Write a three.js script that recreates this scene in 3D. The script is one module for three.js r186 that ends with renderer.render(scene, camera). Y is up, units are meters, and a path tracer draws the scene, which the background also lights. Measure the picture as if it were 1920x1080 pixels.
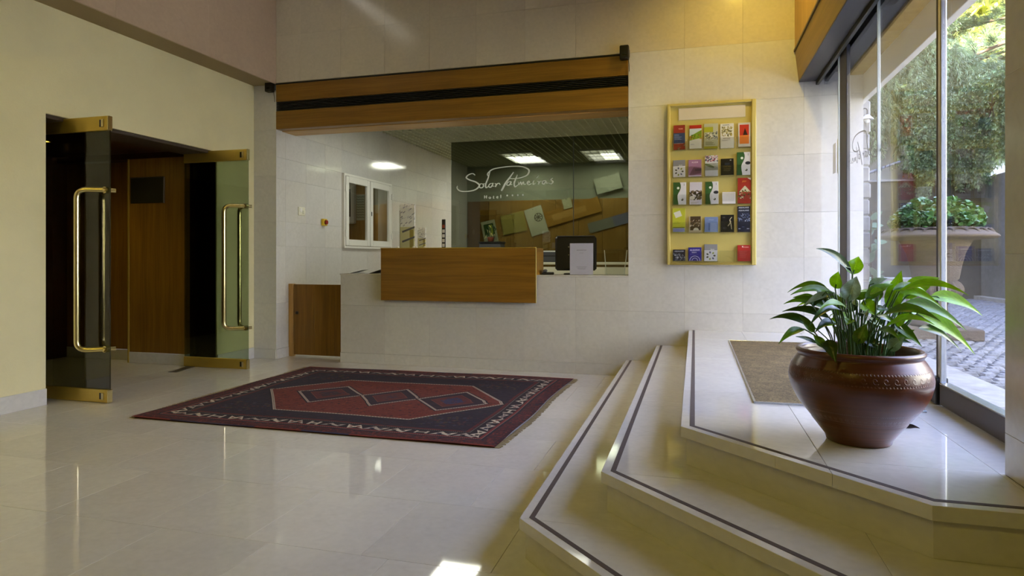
import * as THREE from 'three';
import { mergeGeometries } from 'three/addons/utils/BufferGeometryUtils.js';
import { RectAreaLightUniformsLib } from 'three/addons/lights/RectAreaLightUniformsLib.js';
RectAreaLightUniformsLib.init();

// ---------------------------------------------------------------- camera, sky, sun, exposure
const scene = new THREE.Scene();
const renderer = new THREE.WebGLRenderer({ antialias: true });
renderer.toneMapping = THREE.LinearToneMapping;
renderer.toneMappingExposure = 1.06;
renderer.shadowMap.enabled = true;
const camera = new THREE.PerspectiveCamera(2 * Math.atan(540 / 1215) * 180 / Math.PI, 1920 / 1080, 0.05, 300);
camera.position.set(0, 1.12, 0);
camera.rotation.y = 0.275;
camera.setViewOffset(1920, 1080, 0, 55, 1920, 1080);

const SKY = 10.5, WARM = [1, 0.72, 0.12], GENERAL = [1, 0.80, 0.12];
{
  const W = 256, H = 128, d = new Float32Array(W * H * 4);
  for (let j = 0; j < H; j++) for (let i = 0; i < W; i++) {
    const e = ((j + 0.5) / H - 0.5) * Math.PI, up = Math.max(0, Math.sin(e)), k = Math.pow(up, 0.9), o = (j * W + i) * 4;
    const hor = [0.86, 0.92, 1.34], zen = [0.28, 0.38, 0.74];
    for (let c = 0; c < 3; c++) d[o + c] = SKY * (e > 0 ? hor[c] + (zen[c] - hor[c]) * k : 0.08 * hor[c]);
    d[o + 3] = 1;
  }
  const t = new THREE.DataTexture(d, W, H, THREE.RGBAFormat, THREE.FloatType);
  t.mapping = THREE.EquirectangularReflectionMapping; t.magFilter = t.minFilter = THREE.LinearFilter; t.needsUpdate = true;
  scene.background = t;
  scene.environment = t;
}
const sun = new THREE.DirectionalLight(new THREE.Color(1, 0.965, 0.90), 84);
sun.position.set(-24, 35, 14); sun.target.position.set(6, 2, -16); sun.shadow.radius = 1;
Object.assign(sun.shadow.camera, { left: -40, right: 40, top: 40, bottom: -40, near: 1, far: 120 });
sun.name = 'sun';
scene.add(sun, sun.target);

// ---------------------------------------------------------------- helpers
let seedState = 1234567;
const rnd = () => { seedState = (seedState + 0x6d2b79f5) | 0; let t = Math.imul(seedState ^ (seedState >>> 15), 1 | seedState); t = (t + Math.imul(t ^ (t >>> 7), 61 | t)) ^ t; return ((t ^ (t >>> 14)) >>> 0) / 4294967296; };
const rr = (a, b) => a + (b - a) * rnd();
const V = (x, y, z) => new THREE.Vector3(x, y, z);
const taken = {};
const numbered = (n) => { const k = taken[n] = (taken[n] ?? -1) + 1; return k ? n + '_' + String(k).padStart(3, '0') : n; };
function thing(name, label, category, pos = [0, 0, 0], o = {}) {
  const g = new THREE.Group(); g.name = numbered(name); g.position.set(...pos); if (o.turn) g.rotation.y = o.turn;
  g.userData = { label, category }; if (o.group) g.userData.group = o.group; if (o.kind) g.userData.kind = o.kind;
  scene.add(g); return g;
}
function struct(name, label, category = 'room part', pos = [0, 0, 0]) {
  const g = new THREE.Group(); g.name = name; g.position.set(...pos); g.userData = { kind: 'structure', label, category }; scene.add(g); return g;
}
function part(parent, name, geo, mat, pos = [0, 0, 0], rot, label) {
  const m = new THREE.Mesh(geo, mat); m.name = name; m.position.set(...pos); if (rot) m.rotation.set(...rot); if (label) m.userData.label = label; parent.add(m); return m;
}
function single(name, label, category, geo, mat, pos = [0, 0, 0], o = {}) {
  const m = new THREE.Mesh(geo, mat); m.name = numbered(name); m.position.set(...pos); if (o.rot) m.rotation.set(...o.rot);
  m.userData = { label, category }; if (o.group) m.userData.group = o.group; if (o.kind) m.userData.kind = o.kind; scene.add(m); return m;
}
// chamfered box centred on the origin, uv in metres
const boxCache = new Map();
function box(w, h, d, b = 0.004, variant = 0) {
  const key = [w, h, d, b, variant].map((x) => x.toFixed(4)).join();
  if (boxCache.has(key)) return boxCache.get(key);
  b = Math.min(b, w * 0.45, h * 0.45, d * 0.45);
  const X = w / 2, Y = h / 2, Z = d / 2, x = X - b, y = Y - b, z = Z - b, P = [], N = [], U = [];
  const off = [((variant * 0.377) % 1) * 3, ((variant * 0.619) % 1) * 3];
  const tri = (a, c, e) => {
    let n = V(...c).sub(V(...a)).cross(V(...e).sub(V(...a))).normalize();
    if (n.dot(V(a[0] + c[0] + e[0], a[1] + c[1] + e[1], a[2] + c[2] + e[2])) < 0) { [c, e] = [e, c]; n.negate(); }
    const ax = [Math.abs(n.x), Math.abs(n.y), Math.abs(n.z)], m = ax.indexOf(Math.max(...ax));
    for (const q of [a, c, e]) { P.push(...q); N.push(n.x, n.y, n.z); U.push((m === 0 ? q[2] : q[0]) + off[0], (m === 1 ? q[2] : q[1]) + off[1]); }
  };
  const quad = (a, c, e, g) => { tri(a, c, e); tri(a, e, g); };
  for (const s of [-1, 1]) {
    quad([s * X, -y, -z], [s * X, y, -z], [s * X, y, z], [s * X, -y, z]);
    quad([-x, s * Y, -z], [x, s * Y, -z], [x, s * Y, z], [-x, s * Y, z]);
    quad([-x, -y, s * Z], [x, -y, s * Z], [x, y, s * Z], [-x, y, s * Z]);
    for (const t of [-1, 1]) {
      quad([s * X, t * y, -z], [s * X, t * y, z], [s * x, t * Y, z], [s * x, t * Y, -z]);
      quad([s * X, -y, t * z], [s * X, y, t * z], [s * x, y, t * Z], [s * x, -y, t * Z]);
      quad([-x, s * Y, t * z], [x, s * Y, t * z], [x, s * y, t * Z], [-x, s * y, t * Z]);
      for (const r of [-1, 1]) tri([s * X, t * y, r * z], [s * x, t * Y, r * z], [s * x, t * y, r * Z]);
    }
  }
  const g = new THREE.BufferGeometry();
  g.setAttribute('position', new THREE.Float32BufferAttribute(P, 3)); g.setAttribute('normal', new THREE.Float32BufferAttribute(N, 3)); g.setAttribute('uv', new THREE.Float32BufferAttribute(U, 2));
  boxCache.set(key, g); return g;
}
// box given by its corners
const between = (parent, name, a, b, mat, bev = 0.004, label, variant = 0) => part(parent, name, box(Math.abs(b[0] - a[0]), Math.abs(b[1] - a[1]), Math.abs(b[2] - a[2]), bev, variant), mat, [(a[0] + b[0]) / 2, (a[1] + b[1]) / 2, (a[2] + b[2]) / 2], undefined, label);
// slab: polygon of [x, z] from y0 to y1
function slab(poly, y0, y1, bev = 0) {
  const s = new THREE.Shape(poly.map(([x, z]) => new THREE.Vector2(x, -z)));
  const g = new THREE.ExtrudeGeometry(s, { depth: y1 - y0 - 2 * bev, bevelEnabled: bev > 0, bevelSize: bev, bevelThickness: bev, bevelOffset: -bev, bevelSegments: 2, steps: 1 });
  g.rotateX(-Math.PI / 2); g.translate(0, y0 + bev, 0); return g;
}
function clip(poly, a, b, c) {           // keeps a*x + b*z <= c
  const out = [];
  poly.forEach((p, i) => {
    const q = poly[(i + 1) % poly.length], dp = a * p[0] + b * p[1] - c, dq = a * q[0] + b * q[1] - c;
    if (dp <= 0) out.push(p);
    if (dp * dq < 0) { const t = dp / (dp - dq); out.push([p[0] + (q[0] - p[0]) * t, p[1] + (q[1] - p[1]) * t]); }
  });
  return out;
}
const cell = (poly, x0, x1, z0, z1) => clip(clip(clip(clip(poly, -1, 0, -x0), 1, 0, x1), 0, -1, -z0), 0, 1, z1);
const area = (p) => Math.abs(p.reduce((s, a, i) => { const b = p[(i + 1) % p.length]; return s + a[0] * b[1] - b[0] * a[1]; }, 0)) / 2;
const tube = (pts, r, n = 24, m = 10, closed = false) => new THREE.TubeGeometry(new THREE.CatmullRomCurve3(pts.map((p) => V(...p)), closed, 'catmullrom', 0.5), n, r, m, closed);
const rod = (a, b, r, m = 8) => new THREE.TubeGeometry(new THREE.LineCurve3(V(...a), V(...b)), 1, r, m);
const cyl = (r0, r1, h, n = 24) => new THREE.CylinderGeometry(r0, r1, h, n);
const lathe = (pts, n = 48) => new THREE.LatheGeometry(pts.map((p) => new THREE.Vector2(...p)), n);
// smooth path with round corners, for bent tube handles
function bent(pts, rad, r) {
  const c = new THREE.CurvePath();
  let at = V(...pts[0]);
  for (let i = 1; i < pts.length; i++) {
    const p = V(...pts[i]);
    if (i === pts.length - 1) { c.add(new THREE.LineCurve3(at, p)); break; }
    const q = V(...pts[i + 1]), d0 = p.clone().sub(at).normalize(), d1 = q.clone().sub(p).normalize(), e = p.clone().addScaledVector(d0, -rad), f = p.clone().addScaledVector(d1, rad);
    c.add(new THREE.LineCurve3(at, e)); c.add(new THREE.QuadraticBezierCurve3(e, p, f)); at = f;
  }
  return new THREE.TubeGeometry(c, 90, r, 14);
}

// ---------------------------------------------------------------- textures
const hash = (x, y, s) => { let h = Math.imul(x, 374761393) + Math.imul(y, 668265263) + Math.imul(s, 974634777); h = Math.imul(h ^ (h >>> 13), 1274126177); return ((h ^ (h >>> 16)) >>> 0) / 4294967296; };
function noise(x, y, px, py, s) {       // value noise, periodic in px, py
  const ix = Math.floor(x), iy = Math.floor(y), fx = x - ix, fy = y - iy, u = fx * fx * (3 - 2 * fx), v = fy * fy * (3 - 2 * fy), m = (a, n) => ((a % n) + n) % n;
  const a = hash(m(ix, px), m(iy, py), s), b = hash(m(ix + 1, px), m(iy, py), s), c = hash(m(ix, px), m(iy + 1, py), s), d = hash(m(ix + 1, px), m(iy + 1, py), s);
  return a + (b - a) * u + (c - a) * v + (a - b - c + d) * u * v;
}
const fbm = (u, v, fx, fy, oct, s) => { let t = 0, a = 0.5, n = 0; for (let i = 0; i < oct; i++) { t += a * noise(u * fx, v * fy, fx, fy, s + i); n += a; a *= 0.55; fx *= 2; fy *= 2; } return t / n; };
const mix = (a, b, t) => a + (b - a) * t;
function dataTex(w, h, f, size, linear) {
  const d = new Uint8Array(w * h * 4);
  for (let j = 0; j < h; j++) for (let i = 0; i < w; i++) { const c = f(i / w, j / h), o = (j * w + i) * 4; for (let k = 0; k < 3; k++) d[o + k] = Math.max(0, Math.min(255, c[k])); d[o + 3] = 255; }
  const t = new THREE.DataTexture(d, w, h); t.magFilter = t.minFilter = THREE.LinearFilter; t.wrapS = t.wrapT = THREE.RepeatWrapping;
  if (!linear) t.colorSpace = THREE.SRGBColorSpace;
  t.repeat.set(1 / size, 1 / (size * h / w)); t.needsUpdate = true; return t;
}
const ramp = (stops, t) => { t = Math.max(0, Math.min(0.9999, t)) * (stops.length - 1); const i = Math.floor(t), f = t - i; return [0, 1, 2].map((k) => mix(stops[i][k], stops[i + 1][k], f)); };
const T = {};
T.stone = dataTex(1024, 1024, (u, v) => {
  const c = fbm(u, v, 4, 4, 4, 11), f = fbm(u, v, 60, 60, 2, 21), w = Math.abs(fbm(u + 0.08 * c, v, 4, 7, 4, 31) - 0.5), vein = Math.max(0, 1 - w * 26) * (0.2 + 0.8 * fbm(u, v, 5, 5, 2, 41)), sp = noise(u * 240, v * 240, 240, 240, 7) > 0.985 ? 1 : 0;
  const k = 1 + (c - 0.5) * 0.055 + (f - 0.5) * 0.04 - vein * 0.022 - sp * 0.05;
  return [214 * k, 212 * k, 209 * (k - (c - 0.5) * 0.03)];
}, 1.3);
const woodTex = (stops, seed, size = 1.2) => dataTex(1024, 512, (u, v) => {
  const warp = fbm(u, v, 2, 4, 3, seed), g = fbm(u, v + 0.06 * warp, 3, 90, 3, seed + 5), broad = fbm(u, v + 0.1 * warp, 2, 12, 3, seed + 9), pore = noise(u * 40, v * 300, 40, 300, seed + 3);
  return ramp(stops, 0.15 + g * 0.45 + broad * 0.45 - (pore > 0.8 ? (pore - 0.8) * 0.8 : 0));
}, size);
T.wood = woodTex([[82, 54, 11], [114, 78, 19], [136, 96, 29], [152, 112, 42]], 101);
T.oak = woodTex([[120, 84, 34], [158, 116, 54], [182, 140, 74], [196, 158, 92]], 131);
T.plaster = dataTex(256, 256, (u, v) => { const k = 1 + (fbm(u, v, 6, 6, 4, 51) - 0.5) * 0.05; return [228 * k, 219 * k, 176 * k]; }, 1.5);
T.bump = dataTex(512, 512, (u, v) => { const n = 255 * fbm(u, v, 40, 40, 4, 61); return [n, n, n]; }, 0.5, true);
T.coir = dataTex(512, 512, (u, v) => { const n = fbm(u, v, 90, 90, 3, 71), c = fbm(u, v, 8, 8, 3, 72); const k = 0.55 + n * 0.75 + (c - 0.5) * 0.3; return [112 * k, 95 * k, 62 * k]; }, 0.5);
T.granite = dataTex(512, 512, (u, v) => { const n = fbm(u, v, 50, 50, 3, 81), c = fbm(u, v, 5, 5, 3, 82); const k = 0.7 + n * 0.45 + (c - 0.5) * 0.3; return [150 * k, 148 * k, 146 * k]; }, 0.5);
T.concrete = dataTex(512, 512, (u, v) => { const n = fbm(u, v, 30, 30, 4, 91), c = fbm(u, v, 4, 4, 4, 92); const k = 0.82 + n * 0.2 + (c - 0.5) * 0.3; return [170 * k, 166 * k, 160 * k]; }, 1.4);
T.clay = dataTex(1024, 512, (u, v) => { const n = fbm(u, v, 6, 40, 4, 111), c = fbm(u, v, 4, 4, 4, 112); return ramp([[50, 21, 8], [82, 37, 16], [108, 53, 26]], 0.15 + 0.5 * n + 0.35 * c); }, 1);
T.clay.repeat.set(1, 1);
T.brushed = dataTex(256, 256, (u, v) => { const n = 110 + 60 * fbm(u, v, 4, 100, 2, 141); return [n, n, n]; }, 0.4, true);

// ---------------------------------------------------------------- materials
const S = (o) => new THREE.MeshStandardMaterial(o);
const P = (o) => new THREE.MeshPhysicalMaterial(o);
const rgb = (r, g, b) => new THREE.Color(`rgb(${r},${g},${b})`);
const stoneTones = [[1, 1, 1], [0.975, 0.97, 0.96], [1.015, 1.01, 1.0], [0.955, 0.95, 0.94], [0.985, 0.99, 0.99]];
const stoneMats = (rough) => stoneTones.map((c) => { const m = S({ map: T.stone, roughness: rough }); m.color.setRGB(...c); return m; });
const wallStone = stoneMats(0.2), floorStone = stoneMats(0.04), stepStone = stoneMats(0.06), glossStone = stoneMats(0.1), dimTopStone = stoneMats(0.16);
for (const m of dimTopStone) m.color.multiply(new THREE.Color(0.93, 0.86, 0.70));  // dim yellow lamp light of the upper wall put into the stone colour
const pick = (a) => a[Math.floor(rnd() * a.length)];
const M = {
  grout: S({ color: rgb(186, 176, 158), roughness: 0.9 }), plaster: S({ map: T.plaster, roughness: 0.7, bumpMap: T.bump, bumpScale: 0.0006 }),
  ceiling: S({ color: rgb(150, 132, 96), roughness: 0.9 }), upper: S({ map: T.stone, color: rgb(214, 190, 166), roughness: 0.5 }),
  wood: S({ map: T.wood, roughness: 0.36 }), woodV: null, oak: S({ map: T.oak, roughness: 0.4 }), oakV: null,
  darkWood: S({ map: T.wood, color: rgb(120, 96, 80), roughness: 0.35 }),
  black: S({ color: rgb(16, 15, 15), roughness: 0.45 }), blackGloss: S({ color: rgb(10, 9, 9), roughness: 0.15 }), grey: S({ color: rgb(74, 76, 82), roughness: 0.5 }),
  header: S({ color: rgb(62, 62, 66), roughness: 0.45, metalness: 0.4 }), steel: S({ color: rgb(200, 204, 210), roughness: 0.25, metalness: 1 }), darkSteel: S({ color: rgb(82, 72, 64), roughness: 0.45, metalness: 0.35 }),
  brass: S({ color: rgb(206, 178, 88), roughness: 0.36, metalness: 0.8 }), brassTube: S({ color: rgb(214, 200, 152), roughness: 0.22, metalness: 1 }),
  gold: S({ color: rgb(206, 190, 112), roughness: 0.46, metalness: 0.25 }), goldEdge: S({ color: rgb(184, 166, 96), roughness: 0.35, metalness: 0.5 }),
  smoke: P({ color: new THREE.Color(0.40, 0.40, 0.33), roughness: 0, transmission: 1, thickness: 0, ior: 1.5 }),
  smokeGreen: P({ color: new THREE.Color(0.56, 0.62, 0.50), roughness: 0, transmission: 1, thickness: 0, ior: 1.5 }),
  officeGlass: P({ color: new THREE.Color(0.44, 0.46, 0.40), roughness: 0, transmission: 1, thickness: 0, ior: 1.5 }),
  clear: P({ color: new THREE.Color(0.97, 0.985, 0.98), roughness: 0, specularIntensity: 0.6, transmission: 1, thickness: 0, ior: 1.5 }),
  acrylic: P({ color: new THREE.Color(0.96, 0.97, 0.97), roughness: 0.02, transmission: 1, thickness: 0, ior: 1.49 }),
  edgeGlass: S({ color: rgb(225, 235, 235), roughness: 0.25 }),
  white: S({ color: rgb(232, 231, 226), roughness: 0.5 }), paper: S({ color: rgb(226, 224, 226), roughness: 0.8 }), offWhite: S({ color: rgb(224, 222, 204), roughness: 0.4 }),
  strip: S({ color: rgb(84, 74, 72), roughness: 0.85, bumpMap: T.bump, bumpScale: 0.001 }), coir: S({ map: T.coir, roughness: 1, bumpMap: T.coir, bumpScale: 0.004 }),
  louvre: S({ color: rgb(206, 206, 176), roughness: 0.45 }), plenum: S({ color: rgb(22, 23, 18), roughness: 0.9 }),
  concrete: S({ map: T.concrete, roughness: 0.9 }), whiteWall: S({ map: T.concrete, color: rgb(240, 242, 246), roughness: 0.9 }), postGrey: S({ color: rgb(82, 84, 92), roughness: 0.6 }), paleWall: S({ map: T.concrete, color: rgb(190, 194, 200), roughness: 0.9 }), darkWall: S({ map: T.concrete, color: rgb(120, 116, 110), roughness: 0.95 }),
  tube: S({ color: rgb(255, 255, 250), emissive: new THREE.Color(1, 1, 0.93), emissiveIntensity: 9, roughness: 0.4 }),
  tubeOff: S({ color: rgb(200, 196, 170), emissive: new THREE.Color(1, 0.97, 0.85), emissiveIntensity: 1.1, roughness: 0.5 }),
  tubeDim: S({ color: rgb(255, 255, 250), emissive: new THREE.Color(1, 1, 0.93), emissiveIntensity: 2.2, roughness: 0.4 }),
  lampWarm: S({ color: rgb(255, 240, 210), emissive: new THREE.Color(...WARM), emissiveIntensity: 40, roughness: 0.4 }),
};
const turned = (m) => { const c = m.clone(); c.map = m.map.clone(); c.map.rotation = Math.PI / 2; c.map.needsUpdate = true; return c; };
M.woodV = turned(M.wood); M.oakV = turned(M.oak); M.darkWoodV = turned(M.darkWood);

// ---------------------------------------------------------------- dimensions
const ZB = -6.247, XL = -4.79, XU = -4.497, XO = -0.61, XG = 1.08, XP = 0.918, ZP = -2.33, R = 0.152, P3 = 3 * R, HC = 3.0, TOP = 4.45, ZGL = -9.82, ZOF = -12.55, ZF = 4.2, YG = 0.40;
const ROWS = [0, 0.108, 0.62, 1.134, 1.534, 2.048, 2.56, 3.08, 3.6, 4.12, TOP];

// tiles on a wall plane. axis 'x': wall across x at z; axis 'z': wall along z at x. dir: which way the face looks along the other axis.
function tiles(parent, axis, cols, rows, at, dir, o = {}) {
  const t = 0.018, gap = o.gap ?? 0.0009;
  for (let j = 0; j + 1 < rows.length; j++) for (let i = 0; i + 1 < cols.length; i++) {
    const a0 = cols[i], a1 = cols[i + 1], y0 = rows[j], y1 = rows[j + 1];
    if (a1 - a0 < 0.01 || y1 - y0 < 0.01 || (o.skip && o.skip((a0 + a1) / 2, (y0 + y1) / 2))) continue;
    const base = y0 < 0.01 && y1 < 0.2, proud = base ? 0.008 : rr(-0.0004, 0.0004), w = a1 - a0 - gap, h = y1 - y0 - gap, v = Math.floor(rnd() * 4);
    const p = at + dir * (proud - t / 2), m = part(parent, base ? 'plinth_tile' : 'tile', axis === 'x' ? box(w, h, t, 0.0008, v) : box(t, h, w, 0.0008, v), pick(o.mats ?? wallStone), axis === 'x' ? [(a0 + a1) / 2, (y0 + y1) / 2, p] : [p, (y0 + y1) / 2, (a0 + a1) / 2]);
    m.name = base ? 'plinth_tile' : 'tile';
  }
}
const steps = (a, b, d, from) => { const out = [a]; for (let x = from; x < b - 0.02; x += d) if (x > a + 0.02) out.push(x); out.push(b); return out; };
const cut = (rows, a, b) => [a, ...rows.filter((y) => y > a + 0.02 && y < b - 0.02), b];
const HB = 3.07, BB = 2.562;   // top and bottom of the shutter housing

// ---------------------------------------------------------------- floor
{
  const f = struct('floor', 'polished cream limestone floor of large slabs', 'floor');
  between(f, 'floor_bed', [-9, -0.3, -13.2], [1.5, -0.012, ZF + 0.3], M.grout, 0.001);
  let row = 0;
  for (let z = -2.2 - 0.565 * 8; z < 0.6; z += 0.565, row++) {
    const shift = [0, 0.28, 0.12, 0.4][row % 4];
    for (let x = -2.13 - 0.515 * 9 + shift; x < 1.2; x += 0.515) {
      const p = cell([[XL - 0.4, ZB - 0.6], [1.3, ZB - 0.6], [1.3, ZF], [XL - 0.4, ZF]], x + 0.0008, x + 0.5142, z + 0.0008, z + 0.5642);
      if (p.length < 3 || area(p) < 0.01 || x > -0.45 && z < -1.9) continue;
      part(f, 'floor_tile', box(0.5134, 0.012, 0.5634, 0.0005, Math.floor(rnd() * 4)), pick(floorStone), [x + 0.2575, -0.006 + rr(-0.0001, 0.0001), z + 0.2825]);
    }
  }
  between(f, 'floor_slab', [XL - 0.4, -0.012, 0.6 - 0.2], [1.3, 0, ZF], floorStone[0], 0.001);
  between(f, 'vestibule_slab', [-8.4, -0.012, -6.4], [XL - 0.37, 0, -1], floorStone[1], 0.001);
  between(f, 'reception_slab', [XU, -0.012, -13], [0.5, 0, -6.73], floorStone[1], 0.001);
}

// ---------------------------------------------------------------- back wall with the reception opening
{
  const w = struct('wall_back', 'pale limestone tiled back wall with wide reception opening', 'wall');
  const XC = steps(-3.69, 1.41, 0.5125, -3.167 + 0.5125 * 0);
  const back = (a, b) => between(w, 'wall_core', [a[0], a[1], ZB - 0.38], [b[0], b[1], ZB - 0.018], M.grout, 0.001);
  back([XL, 0], [XU - 0.018, TOP]); back([XU, HB], [XO, TOP]); back([XO, 0], [1.4, TOP]);
  between(w, 'wall_core', [-3.69, 0, ZB - 0.3], [XO, 0.92, ZB - 0.018], M.grout, 0.001);
  tiles(w, 'x', [XL, XU], cut(ROWS, 0, 3.066), ZB, 1);                                     // pilaster left of the opening
  tiles(w, 'x', [XU, -4.19, ...XC.filter((x) => x < -0.55)], [HB + 0.01, 3.6, 4.12, TOP], ZB, 1, { mats: dimTopStone });            // above the opening
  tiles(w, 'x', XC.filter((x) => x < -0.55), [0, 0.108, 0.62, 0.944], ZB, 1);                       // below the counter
  tiles(w, 'x', [XO, ...XC.filter((x) => x > -0.55)], ROWS.filter((y) => y < 3.1), ZB, 1); tiles(w, 'x', [XO, ...XC.filter((x) => x > -0.55)], ROWS.filter((y) => y > 3), ZB, 1, { mats: dimTopStone });                            // right of the opening, and on past the glass
  for (const z of [0]) tiles(w, 'z', [ZB - 0.38, ZB], [0.98, 1.534, 2.048, 2.56], XO, -1);
  tiles(w, 'z', [ZB - 0.38, ZB - 0.02], [0, ...ROWS.filter((y) => y > 0.3 && y < 2.6), 2.75], 1.41, 1);
}
// ---------------------------------------------------------------- left wall with the double glass door, upper wall overhanging it
const DZ0 = -5.66, DZ1 = -3.813, DT = 2.235, XI = XL - 0.34;
{
  const w = struct('wall_left', 'cream plastered left wall with wide doorway', 'wall');
  const sh = new THREE.Shape([[ZB - 0.02, 0], [DZ0, 0], [DZ0, DT], [DZ1, DT], [DZ1, 0], [ZF, 0], [ZF, 3.2], [ZB - 0.02, 3.2]].map(([z, y]) => new THREE.Vector2(z, y)));
  const wg = new THREE.ExtrudeGeometry(sh, { depth: 0.336, bevelEnabled: true, bevelSize: 0.002, bevelThickness: 0.002, bevelOffset: -0.002, bevelSegments: 1 }); wg.rotateY(-Math.PI / 2);
  part(w, 'wall_panel', wg, M.plaster, [XL - 0.002, 0, 0]);
  between(w, 'door_reveal', [XI, 0, DZ0], [XL - 0.012, DT, DZ0 + 0.012], M.blackGloss, 0.002, 'black reveal lining the doorway');
  between(w, 'door_reveal', [XI, 0, DZ1 - 0.012], [XL - 0.012, DT, DZ1], M.blackGloss, 0.002);
  between(w, 'door_reveal', [XI, DT - 0.03, DZ0 + 0.012], [XL - 0.02, DT, DZ1 - 0.012], M.darkSteel, 0.002);
  const b = struct('baseboard_left', 'low limestone skirting along the left wall', 'skirting');
  for (const [a, c] of [[DZ1, -3.05], [-3.05, -2.2], [-2.2, -1.3], [-1.3, 0], [0, 2], [2, ZF]]) between(b, 'plinth_tile', [XL, 0, a + 0.001], [XL + 0.012, 0.125, c - 0.001], pick(wallStone), 0.002);
  between(b, 'plinth_tile', [XL, 0, ZB + 0.01], [XL + 0.012, 0.12, DZ0], pick(wallStone), 0.002);
  const u = struct('wall_upper_left', 'brownish stone upper wall overhanging the doorway wall', 'wall');
  between(u, 'wall_core', [XI, 3.066, ZB], [XU - 0.018, TOP, ZF], M.ceiling, 0.002);
  for (let z = ZB; z < 0; z += 1.04) tiles(u, 'z', [z, Math.min(z + 1.04, 0.2)], [3.066, TOP], XU, 1, { mats: [M.upper] });
}
// ---------------------------------------------------------------- ceiling, hidden walls, added sun-blocking mass above
{
  const c = struct('ceiling', 'plain high ceiling of the lobby', 'ceiling');
  between(c, 'ceiling_slab', [-9, TOP, -13.3], [1.4, TOP + 0.3, ZF + 0.3], M.ceiling, 0.002);
  const w = struct('wall_front', 'plain wall behind the viewer', 'wall');
  between(w, 'wall_panel', [-9, -0.3, ZF], [1.4, TOP, ZF + 0.3], M.plaster, 0.002);
  const s = struct('added_shade_block', 'unseen block added over the lobby to shade the courtyard', 'building');  // unseen mass, added and shaped to keep sun off the visible courtyard
  between(s, 'blocker_box', [-14, TOP + 0.3, -22], [1.2, 10.5, -2], M.whiteWall, 0.01);
  between(s, 'blocker_box', [-14, -0.3, ZF + 0.3], [1.2, TOP + 0.3, 9], M.whiteWall, 0.01);
}
{
  const s = struct('added_sky_blocker', 'unseen block added beside the courtyard to cut sky light on the end wall', 'building');  // added out of view to hold back sky light near the glass
  between(s, 'blocker_box', [2.4, -0.2, 1.2], [16, 9, 6], M.concrete, 0.01);
}
// pillar wall at the right, nearer than the glass
{
  const w = struct('wall_right', 'tiled limestone pier at the near end of the glass front', 'wall');
  between(w, 'wall_core', [XP + 0.018, -0.2, ZP + 0.018], [1.42, TOP, ZF + 0.2], M.grout, 0.001);
  const rows = [P3, 0.585, 1.134, 1.68, 2.2, 2.72, 3.24, 3.76, TOP];
  tiles(w, 'z', [ZP, -1.7, -1.0, -0.3, 0.4], rows, XP, -1);
  between(w, 'tile', [XP, 0, -1.95], [XP + 0.018, P3 - 0.002, 0.4], wallStone[0], 0.001);
  between(w, 'wall_panel', [XP, 0, 0.4], [XP + 0.018, TOP, ZF], wallStone[0], 0.001);
  for (let j = 0; j + 1 < rows.length; j++) between(w, 'tile', [XP + 0.001, rows[j] + 0.001, ZP], [1.42, rows[j + 1] - 0.001, ZP + 0.018], pick(wallStone), 0.001);
}
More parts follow.
